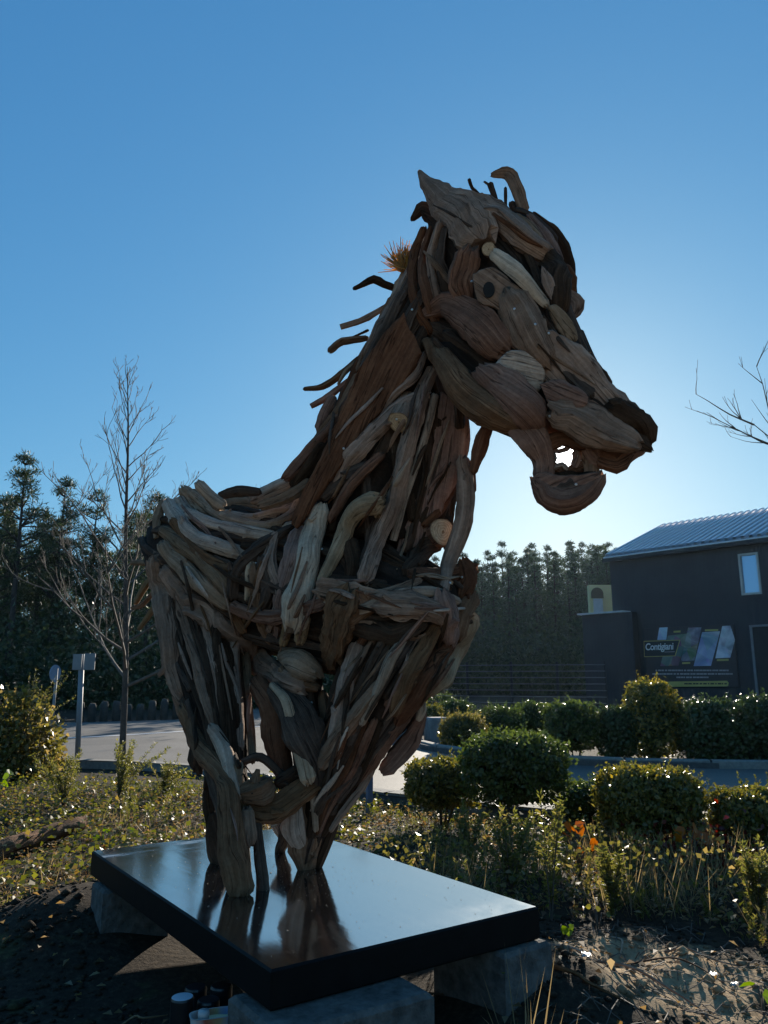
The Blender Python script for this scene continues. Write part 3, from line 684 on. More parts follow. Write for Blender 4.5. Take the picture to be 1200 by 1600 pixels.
# ------------------------------------------------------------------ bare trees
def bare_tree(name, label, base, h, px_pts, seed, first=.18, n1=42, up=.9, spread=.31, lean=0.0):
    random.seed(seed); o = thing(name, label, 'tree', base)
    mb = MB(); tr = [Vector((0, 0, -.1)), Vector((.015, 0, h * .25)), Vector((-.01, .02, h * .55)), Vector((.03, 0, h * .8)), Vector((.02, 0, h))]
    for q_ in tr: q_.x += lean * max(0, q_.z / h) ** 1.2
    r0 = h * .0088; mb.tube(catm(tr, 4), [r0 * (1 - .93 * (i / 16)) for i in range(17)], 8); obj('trunk', mb.mesh('trunk', M_bark, True), o)
    br = MB(); cp = catm(tr, 4)
    def grow(p, d, L, r, lev):
        pts = [p]; q = p.copy(); dd = d.copy(); n = 5
        for i in range(n):
            dd = (dd + Vector((random.uniform(-.16, .16), random.uniform(-.16, .16), random.uniform(-.02, .16) * up))).normalized()
            q = q + dd * (L / n); pts.append(q.copy())
        br.tube(pts, [max(r * (1 - .8 * i / n), .0028) for i in range(n + 1)], 5 if lev < 2 else 4, cap=False)
        if lev < 3:
            for k in range(random.randint(3, 5) if lev < 2 else random.randint(1, 3)):
                i = random.randint(1, n); ax = rdir(1)[0]; nd = (dd * .75 + Vector(ax) * .62 + Vector((0, 0, .22 * up))).normalized()
                grow(pts[i], nd, L * random.uniform(.28, .5), r * .5, lev + 1)
    for k in range(n1):
        t = first + (.97 - first) * (k / n1) ** 1.0; p = cp[min(16, int(t * 16))].lerp(cp[min(16, int(t * 16) + 1)], t * 16 % 1)
        a = k * 2.4 + random.uniform(-.4, .4); env = (1 - (t - first) / (1 - first)) ** 2
        L = h * (spread * env + .065) * random.uniform(.65, 1.1); el = .22 + 1.05 * t
        d = Vector((math.cos(a) * math.cos(el), math.sin(a) * math.cos(el), math.sin(el)))
        grow(p, d, L, r0 * (.36 * env + .14), 0 if env > .3 else 1)
    obj('branches', br.mesh('branches', M_twig, True), o); return o
g = atZ(191, 1190); t = atY(198, 556, g.y)
bare_tree('bare_tree', 'slender leafless young tree in front of the left pine wood', (g.x, g.y, 0), t.z * .97, None, 5, spread=.44, lean=t.x - g.x)
g = atY(1530, 1200, 11.5); bare_tree('bare_tree', 'leafless tree reaching in twigs at the right picture edge', (g.x, 11.5, 0), 8.8, None, 9, first=.34, n1=34, spread=.34)

# ------------------------------------------------------------------ the plinth, blocks
# least-squares rectangle through the four seen corners, lying almost level
PZ = .35
c4 = [atZ(150, 1337, PZ), atZ(440, 1285, PZ), atZ(830, 1415, PZ), atZ(440, 1522, PZ)]   # left, back, right, front
cen = sum(c4, Vector()) / 4
ex = ((c4[3] - c4[0]) + (c4[2] - c4[1])).normalized(); ey = Vector((-ex.y, ex.x, 0))
lx = ((c4[3] - c4[0]).length + (c4[2] - c4[1]).length) / 2 * .99; ly = abs(((c4[1] - c4[0]) + (c4[2] - c4[3])).dot(ey) / 2)
PL = Matrix.Translation((cen.x, cen.y, 0)) @ Matrix(((ex.x, ey.x, 0, 0), (ex.y, ey.y, 0, 0), (0, 0, 1, 0), (0, 0, 0, 1)))
m, nt, b = new_mat('black_gloss_paint')
co = coords(nt); n1 = N(nt, 'ShaderNodeTexNoise', Scale=2.2, Detail=7.0, Roughness=.65, Distortion=.5); nt.links.new(co, n1.inputs[0])
mp = N(nt, 'ShaderNodeMapping'); mp.inputs['Scale'].default_value = (2.5, 26, 1); nt.links.new(co, mp.inputs[0]); n2 = N(nt, 'ShaderNodeTexNoise', Scale=1.0, Detail=5.0); nt.links.new(mp.outputs[0], n2.inputs[0])
sp_ = N(nt, 'ShaderNodeTexNoise', Scale=170.0, Detail=2.0); nt.links.new(co, sp_.inputs[0])
spr = ramp(nt, sp_.outputs[0], [(.70, (.006, .006, .007)), (.76, (.20, .18, .15))]); dm = ramp(nt, n1.outputs[0], [(.55, (0, 0, 0)), (.78, (.03, .028, .025))])
nt.links.new(mixrgb(nt, spr.outputs[0], dm.outputs[0], 1.0, 'ADD'), b.inputs['Base Color'])
ra = N(nt, 'ShaderNodeMapRange'); ra.inputs[1].default_value = .3; ra.inputs[2].default_value = .75; ra.inputs[3].default_value = .05; ra.inputs[4].default_value = .14; nt.links.new(n1.outputs[0], ra.inputs[0])
mps = N(nt, 'ShaderNodeMapping'); mps.inputs['Scale'].default_value = (9, 1.1, 1); mps.inputs['Rotation'].default_value = (0, 0, .5); nt.links.new(co, mps.inputs[0]); ns_ = N(nt, 'ShaderNodeTexNoise', Scale=1.6, Detail=6.0, Roughness=.7); nt.links.new(mps.outputs[0], ns_.inputs[0])
sr_ = ramp(nt, ns_.outputs[0], [(.52, (0, 0, 0)), (.68, (.30, .30, .30))]); sx0 = N(nt, 'ShaderNodeSeparateXYZ'); nt.links.new(co, sx0.inputs[0]); mx0 = N(nt, 'ShaderNodeMapRange'); mx0.inputs[1].default_value = -.1; mx0.inputs[2].default_value = -.65; nt.links.new(sx0.outputs[0], mx0.inputs[0])
wm = N(nt, 'ShaderNodeMath', operation='MULTIPLY_ADD'); bw0 = nt.nodes.new('ShaderNodeRGBToBW'); nt.links.new(sr_.outputs[0], bw0.inputs[0]); nt.links.new(bw0.outputs[0], wm.inputs[0]); nt.links.new(mx0.outputs[0], wm.inputs[1]); nt.links.new(ra.outputs[0], wm.inputs[2])   # wiped smears at the far end
nt.links.new(wm.outputs[0], b.inputs['Roughness']); b.inputs['IOR'].default_value = 6.5; b.inputs['Specular IOR Level'].default_value = .5
bump(nt, b, n2.outputs[0], .035, .01); M_gloss = m
M_pside = simple('black_satin_side', (.004, .004, .004), .55, 0, .3, 20, .15, .004); M_pside.node_tree.nodes['Principled BSDF'].inputs['Specular IOR Level'].default_value = .12
mb = MB(); mb.box(-lx / 2, lx / 2, -ly / 2, ly / 2, PZ - .10, PZ, 1, .006); mb.i[1] = 0
o = obj('display_plinth', mb.mesh('display_plinth', [M_gloss, M_pside])); o.matrix_world = PL
tag(o, 'glossy black rectangular plinth carrying the driftwood horse', 'plinth')
M_conc = simple('concrete_block', (.09, .084, .075), .95, 0, .55, 22, 1.0, .02)
def block(px, py, sx, sy, rot, label, z1=.215):
    p = atZ(px, py, z1); mb = MB(); mb.box(-sx / 2, sx / 2, -sy / 2, sy / 2, -.06, z1, 0, .012)
    o = obj('concrete_block', mb.mesh('concrete_block', M_conc), None, (p.x, p.y, 0)); o.rotation_euler.z = rot; return tag(o, label, 'block', 'concrete blocks under the plinth')
ang = math.atan2(ex.y, ex.x)
def blockP(u, v, sx, sy, label):
    p = PL @ Vector((u, v, 0)); mb = MB(); mb.box(-sx / 2, sx / 2, -sy / 2, sy / 2, -.06, PZ - .103, 0, .012)
    o = obj('concrete_block', mb.mesh('concrete_block', M_conc), None, (p.x, p.y, 0)); o.rotation_euler.z = ang + random.uniform(-.06, .06); return tag(o, label, 'block', 'concrete blocks under the plinth')
blockP(-lx / 2 + .2, -ly / 2 + .12, .18, .28, 'concrete block under the left corner of the black plinth')
blockP(lx / 2 - .14, ly / 2 - .09, .34, .22, 'ribbed pale concrete block under the right corner of the plinth')
blockP(lx / 2 - .02, -ly / 2 + .2, .3, .48, 'concrete block under the front corner of the black plinth')

# ------------------------------------------------------------------ the driftwood horse
ROOT = Vector((-.45, 3.35, PZ))
horse = thing('horse_sculpture', 'towering horse sculpture built of driftwood logs on the black plinth', 'sculpture', ROOT)
CORES = {}
allv = []; allf = []
def frames(P):
    out = []; n = len(P)
    for i, p in enumerate(P):
        t = (P[min(i + 1, n - 1)] - P[max(i - 1, 0)]).normalized(); view = (p - CAMV).normalized()
        a = t.cross(view).normalized(); b_ = a.cross(t).normalized(); out.append((t, a, b_))
    return out
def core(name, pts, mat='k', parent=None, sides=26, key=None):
    """pts: (px, py, half width px, half depth m, Y)"""
    P3 = [atY(x, y, Y) for x, y, hw, lat, Y in pts]
    HW = [Vector((p[2] * pxm(q), p[3], 0)) for p, q in zip(pts, P3)]
    P = catm(P3, 6); H = catm(HW, 6); fr = frames(P)
    v = []; f = []; uv = []
    for i, (p, h, (t, a, b_)) in enumerate(zip(P, H, fr)):
        e = 1.0
        if i == 0 or i == len(P) - 1: e = .55
        for k in range(sides):
            th = 2 * math.pi * k / sides; d = a * (math.cos(th) * h.x) + b_ * (math.sin(th) * h.y)
            nz = 1 + .10 * noise.noise((p + d) * 9) + .05 * math.sin(th * 9 + 3 * noise.noise(p * 3))
            v.append(p + d * (nz * e * .93)); uv.append((k / sides * .6, i * .03))
    n = len(P)
    for i in range(n - 1):
        for k in range(sides):
            q = i * sides + k; w = i * sides + (k + 1) % sides; f.append((q, w, w + sides, q + sides))
    f.append(tuple(reversed(range(sides)))); f.append(tuple((n - 1) * sides + k for k in range(sides)))
    # outward orientation
    c = P[n // 2]; q = f[(n // 2) * sides]; fn = (v[q[1]] - v[q[0]]).cross(v[q[2]] - v[q[1]])
    if fn.dot(v[q[0]] - c) < 0: f = [tuple(reversed(g_)) for g_ in f]
    off = len(allv); allv.extend(v); allf.extend([tuple(off + z for z in g_) for g_ in f])
    me = mesh_py(name, [x - ROOT for x in v], f, [W[mat]], None, True, uv)
    o = obj(name, me, parent or horse); CORES[key or name] = (o, P, H, fr)
    return o
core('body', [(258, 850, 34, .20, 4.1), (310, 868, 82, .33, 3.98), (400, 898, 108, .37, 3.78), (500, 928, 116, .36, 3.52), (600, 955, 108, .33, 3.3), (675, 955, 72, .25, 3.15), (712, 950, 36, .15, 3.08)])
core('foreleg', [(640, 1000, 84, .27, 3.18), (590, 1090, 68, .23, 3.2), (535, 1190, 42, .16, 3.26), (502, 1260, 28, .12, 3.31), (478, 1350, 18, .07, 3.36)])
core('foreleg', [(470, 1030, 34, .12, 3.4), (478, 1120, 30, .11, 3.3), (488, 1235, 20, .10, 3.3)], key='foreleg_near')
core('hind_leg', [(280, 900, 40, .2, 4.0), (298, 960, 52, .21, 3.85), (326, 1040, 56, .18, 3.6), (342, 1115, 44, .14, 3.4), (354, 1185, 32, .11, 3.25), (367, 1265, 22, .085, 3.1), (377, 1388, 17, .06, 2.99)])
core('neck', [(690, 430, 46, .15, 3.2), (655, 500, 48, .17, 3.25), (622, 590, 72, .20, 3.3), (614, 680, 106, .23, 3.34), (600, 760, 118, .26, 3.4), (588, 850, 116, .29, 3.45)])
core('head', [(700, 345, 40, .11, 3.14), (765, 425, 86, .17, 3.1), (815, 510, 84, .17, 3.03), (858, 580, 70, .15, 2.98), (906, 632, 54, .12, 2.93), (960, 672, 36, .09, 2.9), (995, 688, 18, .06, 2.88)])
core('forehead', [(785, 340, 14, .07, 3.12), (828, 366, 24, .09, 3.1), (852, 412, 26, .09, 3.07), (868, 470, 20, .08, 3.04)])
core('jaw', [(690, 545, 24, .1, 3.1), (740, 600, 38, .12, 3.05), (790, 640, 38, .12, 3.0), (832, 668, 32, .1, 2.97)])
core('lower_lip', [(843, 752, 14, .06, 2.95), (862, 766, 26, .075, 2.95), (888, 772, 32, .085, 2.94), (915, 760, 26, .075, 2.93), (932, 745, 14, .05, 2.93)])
BVH = BVHTree.FromPolygons(allv, allf)
def hit(px, py, Y=None):
    r = ray(px, py).normalized()
    if Y is None:
        loc, nrm, idx, dist = BVH.ray_cast(CAMV, r)
        if loc is not None: return loc, (nrm if nrm.dot(r) < 0 else -nrm), True
    return (atY(px, py, Y) if Y else None), -r, False
def resolve(pts, Y=None):
    """pixel control points -> points on the horse surface; misses take the depth of the nearest hit"""
    R = []
    for p in pts:
        y = Y[len(R)] if isinstance(Y, (list, tuple)) else Y
        R.append(hit(p[0], p[1], y))
    ok = [i for i, r in enumerate(R) if r[0] is not None]
    out = []
    for i, r in enumerate(R):
        if r[0] is None:
            if ok:
                j = min(ok, key=lambda k: abs(k - i)); yy = R[j][0].y + .06
            else: yy = 3.3
            out.append((atY(pts[i][0], pts[i][1], yy), -ray(pts[i][0], pts[i][1]).normalized()))
        else: out.append((r[0], r[1]))
    return out
def tube_mesh(name, P, Rr, Nr, mats, seed, flat=1.0, cut0=False, cut1=False, sides=18, rough=.16, pale=True, seg=.02, hewn=True, stub=True):
    """irregular log: ridged cross-section, knots, tapered or sawn ends"""
    n = len(P); L = sum((P[i + 1] - P[i]).length for i in range(n - 1)); per = max(2, min(10, int(L / seg / max(1, n - 1))))
    PP = catm(P, per); RR = [x.x for x in catm([Vector((r, 0, 0)) for r in Rr], per)]; NN = catm(Nr, per)
    so = Vector((seed * 3.17, seed * 1.31, seed * 2.07)); v = []; f = []; fi = []; uv = []; m = len(PP); acc = 0
    rings = []
    rmax = max(RR)
    knots = [(random.uniform(.1, .9) * L, random.uniform(0, 6.28), random.uniform(.15, .4)) for _ in range(1 + int(L / .35))]
    flats = [(random.uniform(0, 6.28), random.uniform(.55, .85), random.uniform(-1.2, 1.2)) for _ in range(random.choice((1, 2, 2, 3)))] if hewn else []
    s = 0
    for i in range(m):
        if i: s += (PP[i] - PP[i - 1]).length
        t = (PP[min(i + 1, m - 1)] - PP[max(i - 1, 0)]).normalized(); nn = NN[i]; a = (nn - t * nn.dot(t))
        a = a.normalized() if a.length > 1e-4 else t.orthogonal().normalized(); b_ = t.cross(a)
        wob = Vector((noise.noise(so + Vector((s * 5, 0, 0))), noise.noise(so + Vector((0, s * 5, 0))), noise.noise(so + Vector((0, 0, s * 5))))) * (.34 * RR[i])
        rings.append((PP[i] + wob, t, a, b_, max(RR[i], .0015), s))
    def ring(c, a, b_, r, s, wmul=1.0, jag=0.0, t=None):
        for k in range(sides):
            th = 2 * math.pi * k / sides
            rr = 1 + rough * noise.noise(so + Vector((math.cos(th) * 1.6, math.sin(th) * 1.6, s * 2.2))) * 1.6 + rough * .7 * noise.noise(so + Vector((math.cos(th) * 4, math.sin(th) * 4, s * 6)))
            for (ks, kt, kk) in knots:
                dd = ((s - ks) / (rmax * .9)) ** 2 + (2 * math.sin((th - kt) / 2) / .7) ** 2
                if dd < 4: rr += kk * math.exp(-dd * 1.5)
            rr += rough * .55 * noise.noise(so + Vector((th * 3.2, 7.0, s * 1.4)))
            for (ft, fd, fw) in flats:
                q = math.cos(th - ft - fw * s)
                if q > .05: rr = min(rr, fd * (1 + .12 * noise.noise(so + Vector((s * 7, ft, 0)))) / q)
            pw = c + (a * math.cos(th) + b_ * math.sin(th)) * r
            rr += rough * (.8 * noise.noise(pw * 21) + .55 * noise.noise(pw * 52))
            ex_ = t * (r * jag * random.uniform(-.4, 1.0)) if jag else Vector()
            v.append(c + ex_ + (a * (math.cos(th) * flat) + b_ * math.sin(th)) * (r * rr * wmul)); uv.append((th / 6.283 * max(rmax * 6.28, .05) * 2.2, s * 2.2))
    c, t, a, b_, r, s = rings[0]
    if not cut0: ring(c - t * r * .5, a, b_, r, s - r * .5, .5, -.5, t); ring(c - t * r * .2, a, b_, r, s - r * .2, .86, -.25, t)
    for (c, t, a, b_, r, s) in rings: ring(c, a, b_, r, s)
    if not cut1: ring(c + t * r * .2, a, b_, r, s + r * .2, .86, .25, t); ring(c + t * r * .5, a, b_, r, s + r * .5, .5, .6, t)
    nr = len(v) // sides
    stubs = []
    if stub and rmax > .018 and sides >= 16:
        for q_ in range(random.choice((0, 1, 1, 2))):
            (c0, t0, a0_, b0_, r0_, s0_) = rings[random.randint(1, max(1, len(rings) - 2))]; th0 = random.uniform(-1.5, 1.5)
            dr_ = (a0_ * math.cos(th0) + b0_ * math.sin(th0)); stubs.append((c0 + dr_ * r0_ * .55, (dr_ + t0 * random.choice((-1, 1)) * random.uniform(.5, 1.4)).normalized(), r0_ * random.uniform(.22, .36), r0_ * random.uniform(.5, .95), s0_))
    for i in range(nr - 1):
        for k in range(sides):
            q = i * sides + k; w = i * sides + (k + 1) % sides; f.append((q, w, w + sides, q + sides)); fi.append(0)
    b0 = len(v)                                  # separate cap verts: crisp sawn edge
    for (base, flip, cut) in ((0, True, cut0), ((nr - 1) * sides, False, cut1)):
        ids = []
        for k in range(sides):
            p = v[base + k]; v.append(p.copy()); uv.append((math.cos(6.283 * k / sides), math.sin(6.283 * k / sides))); ids.append(len(v) - 1)
        f.append(tuple(reversed(ids)) if flip else tuple(ids)); fi.append(1 if (cut and pale) else 0)
    for (c0, d0, r0_, L0, s0_) in stubs:         # broken twig stubs
        bb = len(v); oa = d0.orthogonal().normalized(); ob = d0.cross(oa)
        for i in range(3):
            for k in range(7):
                th = 6.283 * k / 7; v.append(c0 + d0 * (L0 * i / 2 + (random.uniform(-.2, .2) * r0_ if i == 2 else 0)) + (oa * math.cos(th) + ob * math.sin(th)) * (r0_ * (1.5, .9, .55)[i])); uv.append((th * .1, s0_ * 2.2 + i * .05))
        for i in range(2):
            for k in range(7): f.append((bb + i * 7 + k, bb + i * 7 + (k + 1) % 7, bb + i * 7 + 7 + (k + 1) % 7, bb + i * 7 + 7 + k)); fi.append(0)
        f.append(tuple(bb + 14 + k for k in range(7))); fi.append(0)
    me = mesh_py(name, [x - ROOT for x in v], f, mats, fi, True, uv); me.set_sharp_from_angle(angle=math.radians(38)); return me
SEED = [1]
def log(part, pts, w, mat='b', lift=.55, name='driftwood_log', flat=.8, cut0=False, cut1=False, Y=None, rough=.18, sides=18, off=0.0):
    """pts in photograph pixels, w: width(s) in pixels"""
    SEED[0] += 1; random.seed(SEED[0] * 13)
    ws = w if isinstance(w, (list, tuple)) else [w] * len(pts)
    if len(ws) < len(pts): ws = list(np.interp(np.linspace(0, 1, len(pts)), np.linspace(0, 1, len(ws)), ws))
    if Y is None:                             # follow the body: dense samples, depth smoothed along the log
        L_px = sum(math.dist(p, q) for p, q in zip(pts[:-1], pts[1:])); k = max(1, round(L_px / 16 / (len(pts) - 1)))
        q3 = catm([Vector((p[0], p[1], wd)) for p, wd in zip(pts, ws)], k); pts = [(q.x, q.y) for q in q3]; ws = [q.z for q in q3]
        R = resolve(pts, None); T = [(r[0] - CAMV).length for r in R]; n_ = len(T)
        for it in range(3): T = [min(T[i], .25 * T[max(0, i - 1)] + .5 * T[i] + .25 * T[min(n_ - 1, i + 1)]) * .5 + .5 * (T[max(0, i - 1)] + T[i] + T[min(n_ - 1, i + 1)]) / 3 for i in range(n_)]
        R = [(CAMV + ray(*p).normalized() * t, r[1]) for p, t, r in zip(pts, T, R)]
    else: R = resolve(pts, Y)
    P = []; Rr = []; Nr = []
    for (p, nrm), wd in zip(R, ws):
        r = wd / 2 * pxm(p); tov = (CAMV - p).normalized(); nn = (nrm * .5 + tov * .5).normalized()
        P.append(p + tov * (r * lift + off)); Rr.append(r); Nr.append(nn)
    me = tube_mesh(name, P, Rr, Nr, [W[mat], cutm], SEED[0], flat, cut0, cut1, sides, rough if mat not in 'gp' else rough * .6, hewn=mat not in 'gp' and max(ws) > 14, stub=part not in ('head', 'jaw', 'lower_lip'))
    return obj(name, me, CORES[part][0])
def bundle(part, pts, w, mats, n, lift=.8, rough=.2, jit=10):
    """a broad limb made of n long strips lying side by side"""
    ws = w if isinstance(w, (list, tuple)) else [w] * len(pts)
    for k in range(n):
        rr_ = random.Random(SEED[0] * 7 + k); u = (k + .5) / n - .5; q = []
        for i, p in enumerate(pts):
            a = pts[max(0, i - 1)]; c = pts[min(len(pts) - 1, i + 1)]; dx, dy = c[0] - a[0], c[1] - a[1]; l = math.hypot(dx, dy)
            e = (rr_.uniform(-jit, jit) if i in (0, len(pts) - 1) else 0); q.append((p[0] - dy / l * u * ws[i] + dx / l * e + rr_.uniform(-2, 2), p[1] + dx / l * u * ws[i] + dy / l * e + rr_.uniform(-2, 2)))
        log(part, q, [x / n * rr_.uniform(1.0, 1.45) for x in ws], rr_.choice(mats), lift * rr_.uniform(.7, 1.4), rough=rough)
def slab(part, poly, mat='b', th=.03, lift=.02, name='driftwood_slab', bulge=.25, Y=None, tilt=None):
    SEED[0] += 1; random.seed(SEED[0] * 17); so = Vector((SEED[0] * 1.7, 0, SEED[0] * .9))
    cx = sum(p[0] for p in poly) / len(poly); cy = sum(p[1] for p in poly) / len(poly)
    if Y: c = atY(cx, cy, Y); nrm = -ray(cx, cy).normalized()
    else:
        R = resolve(list(poly) + [(cx, cy)]); c = sum((r[0] for r in R), Vector()) / len(R)
        nrm = sum((r[1] for r in R), Vector()); nrm = (nrm.normalized() * .55 - ray(cx, cy).normalized() * .45).normalized()
        dm = max((r[0] - c).dot(nrm) for r in R[:-1]) if len(R) else 0
        c = c + nrm * max(0, (R[-1][0] - c).dot(nrm) * .5)
    if tilt: nrm = (nrm + Vector(tilt)).normalized()
    c = c + nrm * lift
    pts = []
    for (x, y) in poly:
        r = ray(x, y); t = (c - CAMV).dot(nrm) / r.dot(nrm); pts.append(CAMV + r * t)
    cen = sum(pts, Vector()) / len(pts)
    # longest direction = grain
    far = max(pts, key=lambda p: (p - cen).length); gdir = (far - cen).normalized(); gs = nrm.cross(gdir)
    ol = []
    m = len(pts)
    cl = catm(pts + [pts[0]], 5)[:-1]
    size = max((p - cen).length for p in pts)
    for p in cl: ol.append(p + (p - cen).normalized() * (.05 * size * noise.noise(so + p * 28) + .03 * size * noise.noise(so + p * 70)))
    K = len(ol); v = []; uv = []; f = []
    prof = [(.90, -th), (1.0, -th * .75), (1.0, -th * .22), (.955, -.0), (.8, th * bulge * .55), (.5, th * bulge * .9), (.2, th * bulge)]
    for (s, h) in prof:
        for p in ol:
            q = cen + (p - cen) * s + nrm * (h + th * .22 * noise.noise(so + p * 12 * s) * (1 if s < .99 else .3)); v.append(q); d = q - cen; uv.append((d.dot(gs) * 2.2, d.dot(gdir) * 2.2))
    for i in range(len(prof) - 1):
        for k in range(K):
            a = i * K + k; b_ = i * K + (k + 1) % K; f.append((a, b_, b_ + K, a + K))
    f.append(tuple(reversed(range(K)))); f.append(tuple((len(prof) - 1) * K + k for k in range(K)))
    q = f[(len(prof) - 2) * K]; fn = (v[q[1]] - v[q[0]]).cross(v[q[2]] - v[q[1]])
    if fn.dot(nrm) < 0: f = [tuple(reversed(g_)) for g_ in f]
    me = mesh_py(name, [x - ROOT for x in v], f, [W[mat]], None, True, uv); me.set_sharp_from_angle(angle=math.radians(38)); return obj(name, me, CORES[part][0])
def sawn(part, px, py, rx, mat='b', to=(0, 0), length=.14, lift=.06, Y=None):
    """log whose sawn end looks at the viewer"""
    SEED[0] += 1; random.seed(SEED[0] * 19)
    (p, nrm), = resolve([(px, py)], Y); tov = (CAMV - p).normalized(); r = rx * pxm(p)
    ax = (tov + Vector((to[0], 0, to[1]))).normalized(); e = p + tov * lift; s0 = e - ax * length
    me = tube_mesh('sawn_log', [s0, s0.lerp(e, .5), e], [r * 1.02, r * 1.03, r], [tov.orthogonal()] * 3, [W[mat], cutm], SEED[0], 1.0, False, True, 18, .08, hewn=False)
    return obj('sawn_log', me, CORES[part][0])
# ---- filler logs running with every core, all the way round
def fill(part, n, rr=(.016, .032), span=(.25, .6), mats='dddd', lift=.1):
    o, P, H, fr = CORES[part]; m = len(P)
    for k in range(n):
        SEED[0] += 1; random.seed(SEED[0] * 23)
        s0 = random.uniform(0, 1 - span[0]); s1 = min(1, s0 + random.uniform(*span)); th = 2 * math.pi * (k + random.random()) / n; dr = random.uniform(-.5, .5)
        r0 = random.uniform(*rr); pts = []; nr = []; rs = []
        for q in range(6):
            u = q / 5; i = int((s0 + (s1 - s0) * u) * (m - 1)); a_ = th + dr * u; t, a, b_ = fr[i]; h = H[i]
            d = a * (math.cos(a_) * h.x) + b_ * (math.sin(a_) * h.y); nn = (a * (math.cos(a_) / max(h.x, .01)) + b_ * (math.sin(a_) / max(h.y, .01))).normalized()
            pts.append(P[i] + d * .93 + nn * r0 * lift); nr.append(nn); rs.append(r0 * random.uniform(.75, 1.15) * min(1, (h.x + h.y) / .16))
        obj('driftwood_log', tube_mesh('driftwood_log', pts, rs, nr, [W[random.choice(mats)], cutm], SEED[0], .75, False, random.random() < .25, 12, .2, seg=.03), o)
for part, n in (('body', 44), ('hind_leg', 22), ('neck', 40), ('head', 18), ('forehead', 6), ('jaw', 6), ('lower_lip', 6), ('foreleg', 28), ('foreleg_near', 8)): fill(part, n)

# ---- body: back and flank logs
B = 'body'
log(B, [(288, 767), (305, 786), (322, 799), (340, 792), (364, 785), (410, 788)], [20, 22, 24, 22, 24, 18], 'g')
log(B, [(312, 758), (330, 776), (346, 788)], 20, 'g')
log(B, [(280, 782), (301, 806), (340, 821), (382, 830), (426, 838)], [20, 22, 22, 22, 18], 'g', .8)
log(B, [(261, 788), (280, 814), (305, 839), (340, 855), (388, 868)], [22, 25, 25, 24, 20], 'g', .8)
log(B, [(254, 830), (280, 849), (312, 874), (340, 902), (360, 926)], [20, 26, 27, 25, 22], 'g', .8)
log(B, [(256, 854), (280, 881), (305, 909), (333, 930), (356, 946)], [22, 28, 28, 26, 22], 'g', .8)
log(B, [(262, 893), (285, 925), (305, 947), (350, 977), (396, 1017), (438, 1052), (470, 1074)], [30, 38, 42, 42, 42, 40, 30], 'b', .9)
log(B, [(398, 780), (445, 758), (490, 732)], [22, 24, 22], 'g', .8)
log(B, [(408, 790), (445, 779), (480, 756)], [18, 21, 20], 'b', .8)
log(B, [(349, 803), (396, 811), (438, 797), (464, 785)], [18, 22, 22, 18], 'g', 1.0)
log(B, [(254, 786), (245, 812), (246, 842)], [12, 15, 11], 'g', .8, cut1=True)
log(B, [(345, 774), (372, 767), (405, 769)], [12, 18, 12], 'd', .2)
log(B, [(361, 932), (368, 895), (396, 867), (431, 839), (452, 826)], [22, 28, 30, 26, 20], 'd', .9, rough=.3)
log(B, [(400, 866), (390, 886), (385, 937)], [9, 11, 9], 'p', 2.4)
log(B, [(413, 878), (424, 912), (412, 946)], [26, 26, 20], 'd', .9, rough=.3)
log(B, [(398, 890), (402, 930), (408, 975), (420, 1002)], [20, 22, 16, 10], 'b', .9, rough=.3)
log(B, [(468, 830), (452, 880), (436, 940), (430, 990)], [28, 28, 24, 16], 'r', 1.0, rough=.26)
log(B, [(498, 800), (484, 860), (470, 920), (460, 968)], [34, 36, 40, 46], 'p', 1.3, rough=.1)
log(B, [(455, 965), (442, 1005)], [22, 14], 'p', 1.9); log(B, [(474, 965), (468, 1000)], [24, 18], 'p', 1.7)
log(B, [(366, 948), (410, 962), (466, 954), (502, 944)], [20, 23, 23, 20], 'r', 2.6)
log(B, [(362, 930), (366, 960), (380, 985)], [12, 14, 12], 'b', 2.0)
log(B, [(446, 1026), (468, 1036), (490, 1052)], [30, 42, 34], 'g', 1.6, flat=.9, rough=.12)
log(B, [(440, 1048), (458, 1068), (492, 1076)], [20, 24, 18], 'b', 1.6)
log(B, [(505, 918), (545, 926), (590, 932), (630, 918), (656, 906)], [34, 40, 26, 16, 9], 'b', 1.5, rough=.3)
log(B, [(545, 940), (528, 985), (519, 1020), (510, 1046)], [66, 56, 42, 22], 'b', 1.1, rough=.4)
log(B, [(548, 972), (575, 955), (604, 945)], [26, 16, 8], 'b', 2.0)
log(B, [(600, 942), (640, 944), (672, 952), (694, 966)], [40, 46, 40, 28], 'b', 1.1, rough=.36)
log(B, [(520, 905), (560, 908), (600, 912)], [14, 18, 12], 'd', 1.4)
log(B, [(560, 985), (610, 990), (655, 975)], [30, 34, 24], 'd', .9, rough=.28)
log(B, [(650, 893), (690, 896), (734, 888)], [26, 30, 26], 'r', 1.0, rough=.2)
log(B, [(728, 880), (734, 908), (722, 934)], [26, 30, 22], 'r', .8)
log(B, [(694, 938), (700, 965), (704, 1000)], [46, 44, 34], 'r', 1.3, rough=.12)
log(B, [(738, 934), (724, 958), (716, 990)], [26, 30, 26], 'b', .8)
log(B, [(739, 968), (716, 1006), (692, 1048), (670, 1078)], [28, 36, 38, 28], 'p', .8, cut0=True, rough=.12)
log(B, [(680, 982), (654, 1032), (628, 1080), (617, 1112)], [20, 26, 26, 18], 'b', 1.6)
log(B, [(704, 1000), (672, 1054), (640, 1104), (626, 1126)], [32, 38, 36, 26], 'r', .9, rough=.22)
bundle(B, [(660, 1005), (630, 1050), (600, 1090)], [40, 46, 34], 'drd', 3)
log(B, [(300, 770), (345, 806), (410, 822), (452, 806), (470, 776)], [14, 18, 18, 18, 14], 'g', 2.2)
log(B, [(268, 815), (300, 858), (345, 885), (392, 892)], [14, 19, 19, 14], 'b', 2.2)
